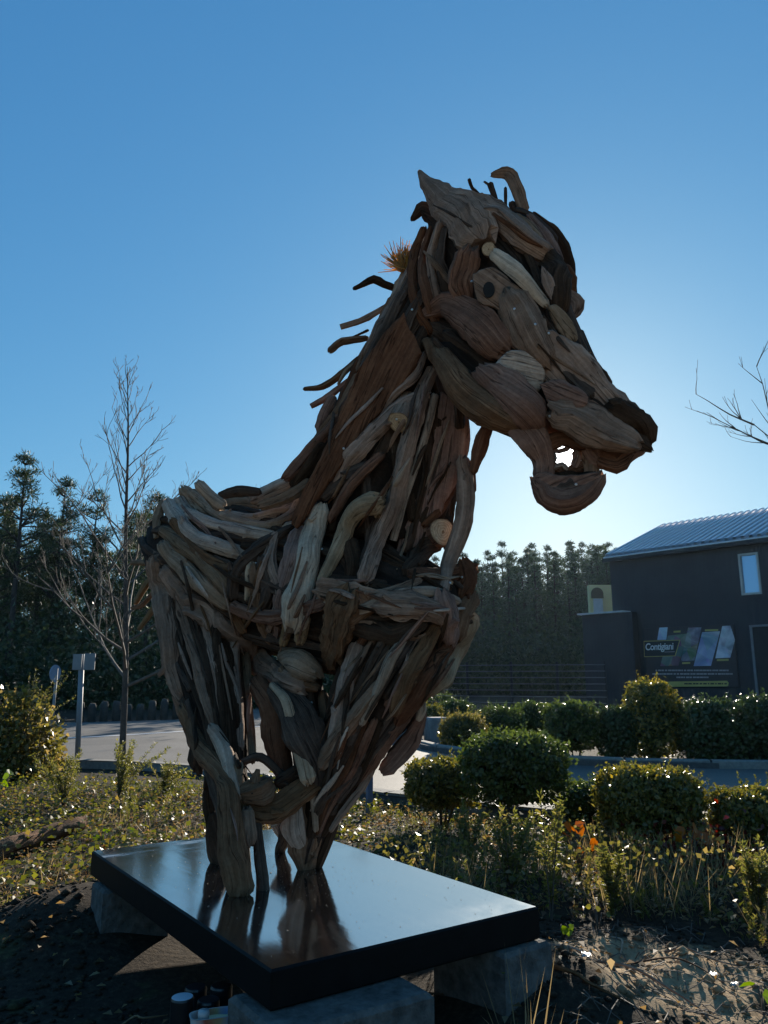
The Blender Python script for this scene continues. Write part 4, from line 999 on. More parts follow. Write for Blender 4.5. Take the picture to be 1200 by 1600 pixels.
log(B, [(520, 1000), (556, 978), (606, 984), (652, 1000), (690, 985)], [12, 16, 15, 15, 10], 'b', 2.4, rough=.3)
log(B, [(500, 935), (560, 950), (620, 930), (676, 925), (716, 940)], [12, 17, 17, 15, 12], 'g', 3.0, rough=.25)
log(B, [(640, 985), (612, 1030), (590, 1080), (566, 1130)], [12, 17, 16, 10], 'g', 2.6, rough=.25)
log(B, [(430, 835), (425, 880), (436, 930), (420, 985)], [11, 15, 14, 10], 'b', 2.6, rough=.3)
sawn(B, 737, 967, 13, 'p', (.35, .1), .12, .05)
L_ = 'foreleg'
# (second core of the same name carries the near foreleg)
bundle(L_, [(606, 990), (572, 1056), (532, 1130)], [66, 70, 50], 'dbdr', 5)
log(L_, [(596, 1068), (561, 1114), (525, 1158), (503, 1195)], [20, 24, 26, 24], 'b', 1.3)
log(L_, [(654, 1092), (652, 1130), (632, 1164), (606, 1196)], [20, 28, 34, 26], 'r', .6, rough=.3)
log(L_, [(634, 1120), (590, 1177), (551, 1234), (530, 1264)], [22, 28, 28, 22], 'r', 1.1)
bundle(L_, [(582, 1130), (552, 1204), (518, 1262), (502, 1300)], [56, 58, 46, 30], 'dbbr', 5)
log(L_, [(560, 1010), (545, 1060), (532, 1110), (520, 1160)], [26, 30, 30, 24], 'b', .9)
log(L_, [(655, 1090), (660, 1108), (655, 1124)], [10, 14, 10], 'p', 1.5)
log(L_, [(430, 1078), (470, 1130), (496, 1186), (504, 1236)], [30, 64, 56, 30], 'd', 1.2, rough=.12, Y=[3.3, 3.24, 3.22, 3.22])
log(L_, [(505, 1090), (512, 1150), (510, 1236)], [22, 24, 20], 'b', 1.0, Y=[3.28, 3.22, 3.2])
log(L_, [(404, 1066), (424, 1100), (436, 1150), (448, 1206)], [30, 44, 46, 34], 'r', .9, rough=.18, Y=[3.42, 3.36, 3.32, 3.3])
log(L_, [(424, 1070), (446, 1096), (459, 1144), (474, 1188), (481, 1214)], [9, 15, 18, 25, 26], 'p', .4, Y=[3.22, 3.14, 3.12, 3.1, 3.1], rough=.1)
log(L_, [(368, 1246), (395, 1266), (433, 1262), (470, 1240), (500, 1222)], [30, 40, 40, 38, 28], 'b', .5, Y=[3.06, 3.08, 3.12, 3.14, 3.18], rough=.22)
log(L_, [(378, 1192), (408, 1184), (440, 1212)], [12, 15, 14], 'd', .5, Y=[3.12, 3.14, 3.16])
log(L_, [(383, 1238), (400, 1232), (416, 1222)], [30, 42, 24], 'b', .4, Y=[3.05, 3.06, 3.1], rough=.3)
log(L_, [(436, 1222), (450, 1214), (470, 1200)], [22, 24, 20], 'd', .4, Y=[3.14, 3.14, 3.16])
log(L_, [(466, 1256), (472, 1308), (479, 1352)], [46, 56, 32], 'b', .2, Y=[3.24, 3.28, 3.32], rough=.14)
log(L_, [(460, 1262), (462, 1300), (470, 1326)], [26, 34, 20], 'g', .5, Y=[3.18, 3.22, 3.27])
log(L_, [(490, 1240), (493, 1296)], [11, 9], 'g', .5, Y=[3.16, 3.2])
log(L_, [(522, 1214), (506, 1262), (496, 1310)], [48, 46, 30], 'd', .0, Y=[3.36, 3.36, 3.37])
log(L_, [(432, 1284), (442, 1300), (449, 1312)], [18, 20, 16], 'g', .0, Y=[3.52, 3.55, 3.58], cut0=True)
log(L_, [(452, 1290), (446, 1312), (438, 1332)], [26, 20, 16], 'd', .0, Y=[3.5, 3.55, 3.62])
# ---- hind leg
H_ = 'hind_leg'
log(H_, [(243, 880), (254, 930), (264, 985), (274, 1050), (290, 1112), (306, 1160)], [38, 44, 44, 42, 40, 34], 'b', .6, rough=.16)
log(H_, [(290, 1112), (320, 1170), (351, 1222), (362, 1280), (372, 1345), (377, 1386)], [34, 36, 34, 38, 44, 40], 'b', .9, rough=.15)
bundle(H_, [(276, 910), (300, 985), (318, 1060), (338, 1140)], [44, 56, 54, 34], 'ddbd', 4)
bundle(H_, [(350, 985), (356, 1070), (364, 1170)], [44, 44, 34], 'dbd', 3)
log(H_, [(368, 1015), (370, 1100), (377, 1188)], [12, 11, 12], 'b', .9, Y=[3.56, 3.42, 3.24])
log(H_, [(383, 1022), (388, 1100), (394, 1188)], [13, 13, 12], 'g', .7, Y=[3.58, 3.42, 3.24])
log(H_, [(332, 1138), (353, 1182), (368, 1244)], [18, 24, 18], 'g', 1.4)
log(H_, [(372, 1196), (368, 1248)], [16, 18], 'g', .8, Y=[3.08, 3.04])
log(H_, [(388, 1270), (393, 1312)], [24, 24], 'b', .2, Y=[3.02, 3.0])
log(H_, [(330, 1212), (327, 1250), (333, 1292)], [18, 22, 20], 'd', 0, Y=[3.5, 3.48, 3.45])
log(H_, [(334, 1278), (344, 1322), (354, 1368)], [26, 40, 24], 'd', 0, Y=[3.45, 3.42, 3.4], rough=.35)
log(H_, [(352, 1340), (334, 1348)], [9, 6], 'd', 0, Y=3.4); log(H_, [(352, 1352), (336, 1358)], [9, 6], 'd', 0, Y=3.38)
log(H_, [(402, 1285), (405, 1340), (410, 1392)], [16, 18, 22], 'd', 0, Y=[3.06, 3.03, 3.0])
log(H_, [(310, 1150), (306, 1185), (312, 1205)], [12, 20, 12], 'd', 0, Y=[3.42, 3.4, 3.4])
# tail
log(B, [(246, 880), (225, 879), (206, 880)], [9, 9, 8], 'g', 0, Y=[4.05, 4.1, 4.15], name='tail_stick', cut1=True)
log(B, [(242, 900), (228, 915), (212, 942)], [11, 11, 8], 'p', 0, Y=[4.05, 4.1, 4.15], name='tail_stick')
log(B, [(242, 945), (228, 968), (218, 982)], [9, 9, 7], 'p', 0, Y=[4.0, 4.05, 4.1], name='tail_stick')
log(B, [(240, 925), (222, 945), (206, 950)], [7, 8, 5], 'b', 0, Y=[4.05, 4.1, 4.15], name='tail_stick')
# ---- neck
K = 'neck'
log(K, [(588, 670), (560, 705), (540, 730), (520, 770)], [26, 28, 24, 18], 'b', 1.0)
log(K, [(664, 618), (630, 634), (588, 672), (545, 712)], [20, 24, 24, 20], 'b', 1.4)
log(K, [(594, 714), (562, 744), (536, 780), (518, 812)], [18, 22, 20, 16], 'r', 1.5)
log(K, [(574, 730), (540, 748), (505, 775)], [22, 24, 22], 'd', 1.0)
bundle(K, [(690, 620), (694, 690), (690, 740), (664, 820)], [60, 66, 60, 50], 'ddr', 4, .4)
slab(K, [(630, 488), (655, 544), (645, 578), (616, 613), (570, 672), (535, 725), (493, 780), (474, 812), (455, 820), (464, 786), (498, 716), (523, 660), (551, 597), (570, 560), (602, 518)], 'r', .04, .10, 'driftwood_board', .06)
log(K, [(663, 553), (646, 590), (616, 616), (580, 662)], [10, 18, 14, 8], 'b', 1.8)
log(K, [(450, 822), (466, 820), (482, 818)], [16, 20, 14], 'g', 2.5)
log(K, [(676, 578), (652, 639), (631, 712), (610, 782), (590, 836), (570, 900)], [20, 27, 28, 28, 28, 28], 'b', 1.9)
log(K, [(680, 618), (662, 695), (634, 775), (614, 844)], [12, 13, 12, 12], 'g', 2.6, cut1=True)
log(K, [(584, 786), (560, 796), (544, 818), (529, 852), (504, 906)], [36, 30, 26, 25, 18], 'p', 2.0, rough=.12)
log(K, [(592, 778), (590, 800)], [16, 18], 'p', 2.8)
slab(K, [(690, 612), (735, 655), (722, 740), (690, 800), (652, 866), (622, 890), (618, 870), (640, 790), (664, 715), (680, 650)], 'r', .04, .035)
log(K, [(762, 668), (752, 700), (740, 735)], [22, 26, 16], 'r', .1, Y=[3.12, 3.14, 3.16], flat=.5)
log(K, [(724, 722), (730, 770), (719, 835), (702, 887), (692, 930)], [24, 30, 30, 24, 20], 'b', 1.2, rough=.14)
log(K, [(738, 733), (738, 765)], [12, 14], 'r', .4)
log(K, [(708, 763), (686, 795), (664, 818)], [16, 20, 16], 'r', 1.6)
log(K, [(680, 850), (655, 875), (640, 895)], [34, 34, 24], 'd', 1.0)
sawn(K, 622, 660, 17, 'b', (-.35, -.75), .2, .10); sawn(K, 690, 832, 21, 'r', (.45, .2), .2, .10)
log(K, [(600, 800), (585, 840), (565, 890)], [22, 26, 20], 'd', .9)
log(K, [(545, 850), (552, 880), (548, 905)], [26, 28, 18], 'd', .9)
# nape strips
for i, (q, w_, mm) in enumerate([([(652, 405), (628, 450), (600, 500), (572, 555)], 22, 'b'), ([(640, 440), (598, 520), (566, 590), (540, 640)], 26, 'd'), ([(574, 545), (548, 600), (522, 650), (498, 690)], 20, 'r'), ([(560, 590), (535, 635), (508, 672), (490, 700)], 18, 'b'), ([(528, 655), (492, 695), (468, 722), (448, 742)], 24, 'r'), ([(520, 625), (508, 645), (500, 668)], 18, 'r'), ([(505, 700), (480, 735), (462, 760)], 22, 'd'), ([(612, 470), (588, 520), (560, 575)], 15, 'b'), ([(632, 430), (612, 476), (590, 512)], 13, 'g')]):
    log(K, q, w_, mm, .4)
# mane
MN = 'mane_stick'
log(K, [(620, 452), (600, 444), (585, 436), (570, 443), (555, 450)], [10, 12, 14, 9, 7], 'd', 0, MN, Y=3.3)
log(K, [(607, 477), (567, 499), (532, 511)], [9, 10, 9], 'b', 0, MN, Y=3.32, cut1=True)
log(K, [(575, 516), (550, 527)], [5, 3], 'd', 0, MN, Y=3.34)
log(K, [(572, 528), (535, 534), (517, 548)], [9, 12, 11], 'b', 0, MN, Y=3.33)
log(K, [(560, 560), (535, 583), (504, 604), (476, 608)], [9, 11, 10, 6], 'b', 0, MN, Y=3.34)
log(K, [(545, 596), (511, 621), (485, 635)], [9, 10, 8], 'r', 0, MN, Y=3.35, cut1=True)
log(K, [(556, 566), (540, 580), (528, 600)], [6, 7, 4], 'g', 0, MN, Y=3.3)
mb = MB()
random.seed(77); tc_ = atY(638, 424, 3.26)
for k in range(240):
    d = Vector((random.gauss(-.15, .55), random.gauss(0, .4), abs(random.gauss(.9, .5)))).normalized(); L1 = random.uniform(.06, .15)
    s0 = tc_ + Vector((random.uniform(-.03, .03), random.uniform(-.02, .02), 0)); mb.tube([s0 - ROOT, s0 + d * L1 * .5 - ROOT, s0 + d * L1 + Vector((random.uniform(-.02, .02), 0, 0)) - ROOT], [.0036, .003, .0016], 3, cap=False)
obj('straw_tuft', mb.mesh('straw_tuft', leaf_mat('golden_straw', (.36, .22, .08), (.6, .4, .17), .6, .5)), CORES[K][0])
# ---- head
E = 'head'
bundle(E, [(680, 352), (668, 412), (676, 470), (690, 520)], [46, 58, 62, 46], 'ddrb', 4)
log(E, [(656, 268), (670, 288), (690, 308), (716, 330), (748, 372)], [8, 26, 44, 62, 76], 'b', .4, Y=[3.16, 3.14, 3.1, 3.04, 2.97], rough=.2, name='ear', flat=.55)
log(E, [(644, 342), (660, 326), (684, 340), (690, 372)], [9, 24, 34, 34], 'd', .2, Y=[3.22, 3.2, 3.17, 3.14], rough=.3)
log(E, [(724, 312), (766, 332), (806, 360), (848, 392)], [34, 48, 52, 40], 'b', .9, rough=.2)
log(E, [(772, 274), (792, 276), (806, 300), (818, 330)], [14, 24, 22, 18], 'b', .2, Y=[3.2, 3.2, 3.18, 3.16], name='ear', flat=.6)
for (q, w_) in (([(733, 281), (738, 294), (748, 304), (751, 322)], 5), ([(729, 300), (740, 308), (744, 324)], 8), ([(766, 288), (772, 308), (778, 330)], 9), ([(757, 284), (766, 290)], 3), ([(790, 294), (790, 330)], 5), ([(820, 310), (822, 332)], 6), ([(752, 305), (758, 326)], 9), ([(800, 318), (806, 335)], 10)):
    log(E, q, w_, 'd', 0, 'forelock_stick', Y=3.16)
slab(E, [(793, 332), (812, 333), (836, 351), (852, 379), (832, 374), (808, 356)], 'g', .03, .09)
bundle(E, [(828, 342), (858, 378), (873, 418), (882, 470)], [30, 42, 42, 32], 'drd', 3, .4, .3)
log(E, [(885, 420), (894, 438), (896, 452)], [18, 22, 14], 'r', 0, Y=3.06); log(E, [(890, 462), (900, 474), (896, 490)], [20, 26, 18], 'b', 0, Y=3.05)
log(E, [(852, 396), (868, 430), (872, 480)], [34, 40, 30], 'd', 1.0)
slab(E, [(846, 413), (868, 440), (873, 476), (858, 464), (846, 438)], 'b', .025, .07)
log(E, [(733, 400), (722, 440), (728, 470)], [40, 44, 30], 'r', .9, rough=.2)
log(E, [(772, 398), (811, 430), (852, 474)], [20, 26, 16], 'p', 2.4, flat=.55, rough=.1)
sawn(E, 763, 389, 10, 'b', (-.1, .1), .16, .10)
slab(E, [(738, 428), (765, 417), (792, 432), (832, 476), (841, 495), (815, 509), (777, 484), (746, 470)], 'b', .03, .065)
log(E, [(662, 491), (706, 474), (742, 500), (784, 536)], [16, 42, 62, 56], 'r', 1.0, rough=.12)
log(E, [(684, 513), (726, 534), (768, 570)], [44, 66, 50], 'd', .6)
log(E, [(800, 470), (826, 520), (858, 560)], [50, 64, 50], 'b', .5, rough=.12)
slab(E, [(857, 477), (873, 477), (899, 507), (903, 531), (882, 528), (864, 499)], 'g', .025, .07)
slab(E, [(830, 506), (873, 520), (917, 546), (957, 602), (972, 628), (915, 642), (857, 602), (826, 560)], 'b', .04, .05)
slab(E, [(767, 574), (798, 547), (832, 556), (850, 586), (834, 617), (790, 625)], 'g', .03, .07)
slab(E, [(842, 600), (873, 593), (917, 615), (905, 640), (860, 632)], 'r', .03, .075)
log(E, [(668, 534), (706, 586), (757, 636), (795, 662)], [20, 46, 58, 44], 'b', .9, rough=.12)
log(E, [(760, 590), (815, 640), (858, 672)], [50, 64, 44], 'r', .5, rough=.12)
log(E, [(880, 640), (935, 668), (985, 690)], [62, 62, 40], 'b', .5, rough=.14)
log(E, [(905, 570), (945, 605), (985, 645), (1008, 672)], [26, 30, 30, 22], 'b', .2, rough=.3)
log(E, [(960, 640), (1000, 664), (1012, 688)], [40, 40, 26], 'd', .2, rough=.3)
log(E, [(930, 690), (968, 706), (1000, 700)], [34, 34, 20], 'r', .4, rough=.3)
log(E, [(915, 690), (935, 715), (960, 728)], [28, 30, 18], 'r', .2, Y=[2.9, 2.9, 2.9], rough=.3)
log(E, [(988, 686), (1004, 692), (1014, 700)], [30, 28, 16], 'd', .2, Y=2.87, rough=.5)
log(E, [(938, 716), (962, 722), (982, 712)], [24, 28, 18], 'r', .2, Y=2.89, rough=.5)
log(E, [(968, 628), (990, 645), (1004, 660)], [18, 22, 16], 'd', .2, Y=2.88, rough=.5)
log(E, [(905, 548), (932, 574), (952, 600)], [12, 16, 12], 'd', .2, Y=2.95, rough=.5)
log('jaw', [(795, 655), (828, 688), (846, 718), (848, 750)], [44, 54, 38, 34], 'r', .3, Y=[2.92, 2.93, 2.94, 2.94], rough=.12)
log('lower_lip', [(846, 752), (862, 772), (884, 780), (912, 770), (934, 748)], [36, 46, 48, 44, 28], 'r', .2, rough=.12)
slab('lower_lip', [(830, 748), (845, 738), (872, 742), (905, 742), (934, 738), (936, 756), (918, 782), (893, 802), (862, 794), (836, 778)], 'r', .035, .05)
log('lower_lip', [(916, 700), (920, 722), (922, 752)], [30, 28, 26], 'b', .0, Y=[2.92, 2.92, 2.92])
log('lower_lip', [(860, 728), (884, 737), (908, 728)], [24, 17, 24], 'r', .0, Y=[2.92, 2.92, 2.92])
log(E, [(852, 694), (880, 686), (910, 696)], [30, 26, 30], 'r', .0, Y=[2.9, 2.89, 2.89])
for (q, w_, mm) in (([(862, 700), (872, 706), (886, 702)], 9, 'r'), ([(866, 731), (878, 726), (884, 732)], 8, 'b'), ([(900, 706), (903, 716), (898, 727)], 10, 'r'), ([(862, 722), (866, 716), (862, 708)], 8, 'd')):
    log('lower_lip', q, w_, mm, 0, Y=2.9, rough=.4)
# eye and screws, seated on the finished wood surface
HV = []; HF = []
for prt in horse.children:
    for ch in [prt] + list(prt.children):
        off = len(HV); HV.extend([v.co + ROOT for v in ch.data.vertices]); HF.extend([tuple(off + q for q in p.vertices) for p in ch.data.polygons])
HB = BVHTree.FromPolygons(HV, HF)
def surf(px, py):
    r = ray(px, py).normalized(); loc, nrm, i, d = HB.ray_cast(CAMV, r)
    return (loc, nrm if nrm.dot(r) < 0 else -nrm) if loc is not None else (None, None)
def splinter(part, x, y, ang, L, w, mat):
    SEED[0] += 1; random.seed(SEED[0] * 29); P = []; Nr = []
    for u in (-.5, -.17, .17, .5):
        px, py = x + math.cos(ang) * L * u + random.uniform(-2, 2), y + math.sin(ang) * L * u + random.uniform(-2, 2); loc, nrm = surf(px, py)
        if loc is None: return
        P.append(loc + (CAMV - loc).normalized() * w * .3 * pxm(loc)); Nr.append(nrm)
    if max((P[i + 1] - P[i]).length for i in range(3)) > L * .012: return
    r = w / 2 * pxm(P[0]); obj('wood_splinter', tube_mesh('wood_splinter', P, [r * .5, r, r * .9, r * .3], Nr, [W[mat], cutm], SEED[0], .7, False, False, 8, .2, hewn=False), CORES[part][0])
rs = random.Random(4)
for (part, x0, x1, y0, y1, an, n_) in ((B, 500, 720, 900, 960, .1, 12), ('foreleg', 530, 690, 980, 1120, 2.15, 22), ('foreleg', 500, 600, 1110, 1260, 2.15, 10), (K, 500, 700, 640, 880, 1.95, 22), (B, 380, 480, 830, 980, 1.8, 10), (H_, 270, 390, 930, 1180, 1.25, 16), (E, 680, 900, 330, 620, .8, 8), (H_, 330, 400, 1180, 1300, 1.2, 6), (B, 260, 420, 790, 930, .6, 6)):
    for k in range(int(n_ * .8)): splinter(part, rs.uniform(x0, x1), rs.uniform(y0, y1), an + rs.gauss(0, .16), rs.uniform(45, 120), rs.uniform(4, 9), rs.choice('bgrdbd'))
cE, nE = surf(764, 453); tov = nE
rE = 11 * pxm(cE); ua = tov.cross(Vector((0, 0, 1))).normalized(); ub = ua.cross(tov); cE = cE + tov * .006
mb = MB()
ringo = [cE + ua * (rE * .82 * math.cos(t)) + ub * (rE * 1.12 * math.sin(t)) for t in np.linspace(0, 6.283, 19)[:-1]]; back = [q - tov * .03 for q in ringo]
mb.face([q - ROOT for q in ringo])
for i in range(18): j = (i + 1) % 18; mb.face([ringo[i] - ROOT, back[i] - ROOT, back[j] - ROOT, ringo[j] - ROOT])
obj('eye', mb.mesh('eye', M_black), CORES[E][0])  # raised black disc, its colour stands in for the shade of an eye hole
sm = MB(); sm.lathe([(.0055, 0), (.0055, .002), (.003, .004)], n=8); smesh = sm.mesh('screw', M_steel)
for (x, y) in ((737, 440), (804, 483), (836, 507), (857, 521), (644, 484), (722, 902), (487, 1098), (703, 911), (900, 757), (859, 650), (503, 858), (400, 880), (620, 655), (537, 701), (366, 854)):
    loc, nrm = surf(x, y)
    if loc is None: continue
    o = obj('screw', smesh, CORES[E][0] if y < 780 and x > 650 else CORES[K][0]); o.location = loc - ROOT + nrm * .001; o.rotation_euler = nrm.to_track_quat('Z', 'Y').to_euler()

# wood chips, dust and a few leaves fallen on the plinth
random.seed(88); cv = []; cf = []
for k in range(420):
    if random.random() < .6: u, w_ = random.gauss(-.05, .28), random.gauss(0, .2)
    else: u, w_ = random.uniform(-lx / 2 + .03, lx / 2 - .03), random.uniform(-ly / 2 + .03, ly / 2 - .03)
    if abs(u) > lx / 2 - .02 or abs(w_) > ly / 2 - .02: continue
    p = PL @ Vector((u, w_, PZ + .001)); a = random.uniform(0, 6.28); L0 = random.uniform(.0007, .0022) * (2.0 if random.random() < .03 else 1); W0 = L0 * random.uniform(.3, .7); b0 = len(cv)
    ca, sa = math.cos(a), math.sin(a)
    for (x, y, z) in ((-1, -1, 0), (1, -1, 0), (1, 1, 0), (-1, 1, 0), (-.8, -.8, 1), (.8, -.6, 1), (.7, .8, 1), (-.7, .7, 1)): cv.append((p.x + ca * x * L0 - sa * y * W0, p.y + sa * x * L0 + ca * y * W0, p.z + z * W0 * .6))
    cf += [tuple(b0 + q for q in f0) for f0 in ((4, 5, 6, 7), (0, 1, 5, 4), (1, 2, 6, 5), (2, 3, 7, 6), (3, 0, 4, 7))]
stuff(obj('wood_chips', mesh_np('wood_chips', cv, cf, simple('wood_chip', (.30, .22, .15), .9, 0, .4, 60, 0))), 'fine wood chips and dust fallen on the black plinth', 'wood chips')

# ------------------------------------------------------------------ clipped shrubs
G1 = 'clipped shrubs on the garden side of the road'; G2 = 'clipped shrubs on the far side of the road'
shrub(637, 745, 1186, 1290, 'small yellow green shrub with many thin stems right of the horse chest', L_gold, G1, 6460, .023, 5, .3, round_=.6, lump=.2)
shrub(728, 887, 1148, 1314, 'large dark flat topped topiary on a bare trunk', L_box, G1, 11050, .023, 2, .36, round_=.55)
shrub(872, 952, 1224, 1288, 'low clipped shrub half hidden between the topiary and the golden shrub', L_box, G1, 5100, .023, 3, .15, round_=.8)
shrub(942, 1096, 1198, 1328, 'broad clipped shrub with golden sunlit top near the orange leaves', L_gold, G1, 11050, .023, 4, .24, round_=.75)
shrub(1124, 1262, 1231, 1338, 'clipped shrub with golden top cut by the right picture edge', L_gold, G1, 9350, .023, 3, .16, round_=.8)
shrub(856, 936, 1098, 1192, 'rounded dark clipped shrub at the far kerb above the flat topiary', L_box, G2, 4800, .037, 3, .22, round_=.6)
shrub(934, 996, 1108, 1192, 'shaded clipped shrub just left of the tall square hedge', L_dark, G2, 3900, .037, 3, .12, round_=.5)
shrub(984, 1062, 1066, 1192, 'tallest square clipped hedge standing before the advertising board', L_gold, G2, 6000, .037, 3, .08, round_=.35)
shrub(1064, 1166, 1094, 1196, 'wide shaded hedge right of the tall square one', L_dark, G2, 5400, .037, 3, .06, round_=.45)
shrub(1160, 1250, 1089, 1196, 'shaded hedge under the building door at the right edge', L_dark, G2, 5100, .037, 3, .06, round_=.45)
shrub(748, 818, 1105, 1156, 'low rounded shrub in front of the fence, left of the twin round ones', L_box, G2, 3600, .037, 0, .02, round_=.5)
shrub(806, 858, 1098, 1152, 'pale green rounded shrub in front of the middle fence post', L_box, G2, 3300, .037, 0, .02, round_=.5)
shrub(690, 758, 1117, 1174, 'loose untrimmed low shrub at the far kerb corner', L_bram, G2, 3600, .037, 0, .02, round_=.6, lump=.2)
shrub(683, 738, 1095, 1136, 'domed clipped shrub behind the loose low shrub', L_box, G2, 3300, .037, 0, .02, round_=.6)
shrub(664, 712, 1085, 1122, 'small domed shrub next to the horse chest near the fence', L_box, G2, 3000, .037, 0, .02, round_=.6)
shrub(650, 694, 1103, 1140, 'yellow green low shrub touching the horse chest outline', L_gold, G2, 3000, .037, 0, .02, round_=.6)

# ------------------------------------------------------------------ garden vegetation
def road_edge_y(x):
    for a, b_ in zip(nearP[:-1], nearP[1:]):
        if a.x <= x <= b_.x: return a.y + (b_.y - a.y) * (x - a.x) / (b_.x - a.x + 1e-9)
    return 9.0
PLi = PL.inverted()
def in_plinth(x, y, mrg=.03):
    p = PLi @ Vector((x, y, 0)); return abs(p.x) < lx / 2 + mrg and abs(p.y) < ly / 2 + mrg
def soil_zone(x, y):                           # bare dug earth round the plinth and the sand heap
    p = PLi @ Vector((x, y, 0)); e = .16 * noise.noise(Vector((x * 2.4, y * 2.4, 4)))
    if p.y < ly / 2 - .05 and p.x > -lx / 2 - .35 + e and p.y > -ly / 2 - 2.2 and x < .35: return True
    if x < .2 and y < 3.9 + e: return True
    d = math.hypot((x - 1.0) / .72, (y - 3.0) / .95)
    return d < 1 + e
def scatter(n, x0, x1, y0, y1, keep):
    out = []
    X = rng.uniform(x0, x1, n); Y_ = y0 + (y1 - y0) * rng.uniform(0, 1, n) ** 1.35
    for x, y in zip(X, Y_):
        if in_plinth(x, y) or y > road_edge_y(x) - .2 or abs(x) > .56 * y + .35: continue
        if keep(x, y): out.append((x, y, gz(x, y)))
    return np.array(out)
nz = lambda x, y, s, o_: noise.noise(Vector((x * s, y * s, o_)))
not_soil = lambda x, y: not soil_zone(x, y)
# low leafy ground cover (ivy-like), mostly on the left bank
P_ = scatter(60000, -4.5, 4.5, 2.2, 8.5, lambda x, y: not_soil(x, y) and nz(x, y, 1.6, 1) + .5 * nz(x, y, 5, 2) > (-.08 if x < -.5 else .12) and random.random() < (.95 if x < 0 else .5))
n = len(P_); c = P_ + np.stack([np.zeros(n), np.zeros(n), rng.uniform(.01, .10, n) * (1 + .8 * rng.random(n))], 1)
s = rng.uniform(.018, .042, n); U = rdir(n) * .7 + np.array([0, 0, 1.0]); v, f_ = leaf_quads(c, rdir(n) * np.array([1, 1, .4]), U, s * 1.15, s * .95)
stuff(obj('ground_cover', mesh_np('ground_cover', v, f_, L_ivy)), 'low green and yellow leaves covering the garden bank', 'ground cover')
# mossy short grass near the kerb
P_ = scatter(90000, -4.5, 5, 2.4, 8.5, lambda x, y: not_soil(x, y) and (road_edge_y(x) - y < 1.6 + nz(x, y, 1.2, 7) or random.random() < .22))
n = len(P_); h = rng.uniform(.02, .07, n); D = rdir(n, 1.6); c = P_ + D * h[:, None] * .5; v, f_ = leaf_quads(c, D, rdir(n), h, np.full(n, .006) + h * .03)
stuff(obj('grass', mesh_np('grass', v, f_, L_grass)), 'short mossy grass along the kerb', 'grass')
# leaf litter
P_ = scatter(46000, -4.5, 4.5, 2.0, 8.0, lambda x, y: random.random() < (.85 if not_soil(x, y) else .07))
n = len(P_); c = P_ + np.stack([np.zeros(n), np.zeros(n), rng.uniform(.004, .05, n)], 1); s = rng.uniform(.012, .035, n)
v, f_ = leaf_quads(c, rdir(n) * np.array([1, 1, .35]), rdir(n) * .5 + np.array([0, 0, 1.0]), s * 1.3, s * .8, .35)
stuff(obj('leaf_litter', mesh_np('leaf_litter', v, f_, L_dry)), 'dry fallen leaves scattered over the garden soil', 'leaf litter')
# tall dry grass
P_ = scatter(26000, -4.5, 4.5, 2.3, 7.0, lambda x, y: not_soil(x, y) and ((x > .27 * y + .25 and nz(x, y, 1.5, 3) > -.25) or (x > .2 and y < 5.2 and nz(x, y, 2, 5) > .0) or (x < -.6 and nz(x, y, 1.3, 5) > .12 and random.random() < .6)))
n = len(P_); tall = np.where(P_[:, 0] > 0, 1.0, .55); h = rng.uniform(.10, .34, n) * tall; D = rdir(n, 2.4); c = P_ + D * h[:, None] * .5; v, f_ = leaf_quads(c, D, rdir(n), h, np.full(n, .0045), .1)
stuff(obj('dry_grass', mesh_np('dry_grass', v, f_, L_straw)), 'tall straw coloured dry grass among the plants', 'grass')
# feathery heath sprigs: upright stems set with tiny leaves
def sprigs(P0, hmin, hmax, leaves, ls):
    Cs = []; Ds = []
    for p in P0:
        h = random.uniform(hmin, hmax) * (.5 if (.4 < p[0] < 1.9 and p[1] < 4.4) else 1); d = Vector((random.gauss(0, .22), random.gauss(0, .22), 1)).normalized(); b0 = Vector(p)
        for k in range(leaves):
            t = .12 + .88 * k / leaves; q = b0 + d * (h * t); a = random.uniform(0, 6.28); o_ = Vector((math.cos(a), math.sin(a), .9)).normalized()
            Cs.append(q + o_ * ls * .45 * (1.2 - t * .5)); Ds.append(o_)
        Cs.append(b0 + d * h * .5); Ds.append(d * 30)
    C = np.array([tuple(c_) for c_ in Cs]); D = np.array([tuple(d_) for d_ in Ds]); stem = np.linalg.norm(D, axis=1) > 2
    Ln = np.where(stem, (hmin + hmax) / 2, ls * rng.uniform(.7, 1.4, len(C))); Wn = np.where(stem, .004, ls * .22)
    return leaf_quads(C, D, rng.normal(size=C.shape), Ln, Wn)
P_ = scatter(5200, -4, 4.5, 2.6, 6.4, lambda x, y: not_soil(x, y) and ((x > .25 and nz(x, y, 1.6, 12) > -.08 and 2.9 < y < 4.9) or (x < -.9 and y > 5.0 and nz(x, y, 1.3, 8) > .2)))
v, f_ = sprigs(P_, .10, .30, 46, .022)
stuff(obj('heather', mesh_np('heather', v, f_, L_heath)), 'feathery green heather and seedlings right of the plinth', 'heather')
# mid-height broadleaf weeds on the right
P_ = scatter(12000, .0, 4.5, 2.6, 5.4, lambda x, y: not_soil(x, y) and nz(x, y, 1.5, 21) > -.05)
n = len(P_); c = P_ + np.stack([rng.normal(size=n) * .03, rng.normal(size=n) * .03, rng.uniform(.06, .26, n)], 1); s = rng.uniform(.014, .034, n)
v, f_ = leaf_quads(c, rdir(n), rdir(n) + np.array([0, 0, .8]), s * 1.3, s * .9)
stuff(obj('weeds', mesh_np('weeds', v, f_, L_bram)), 'tangled bramble leaves right of the plinth', 'weeds')
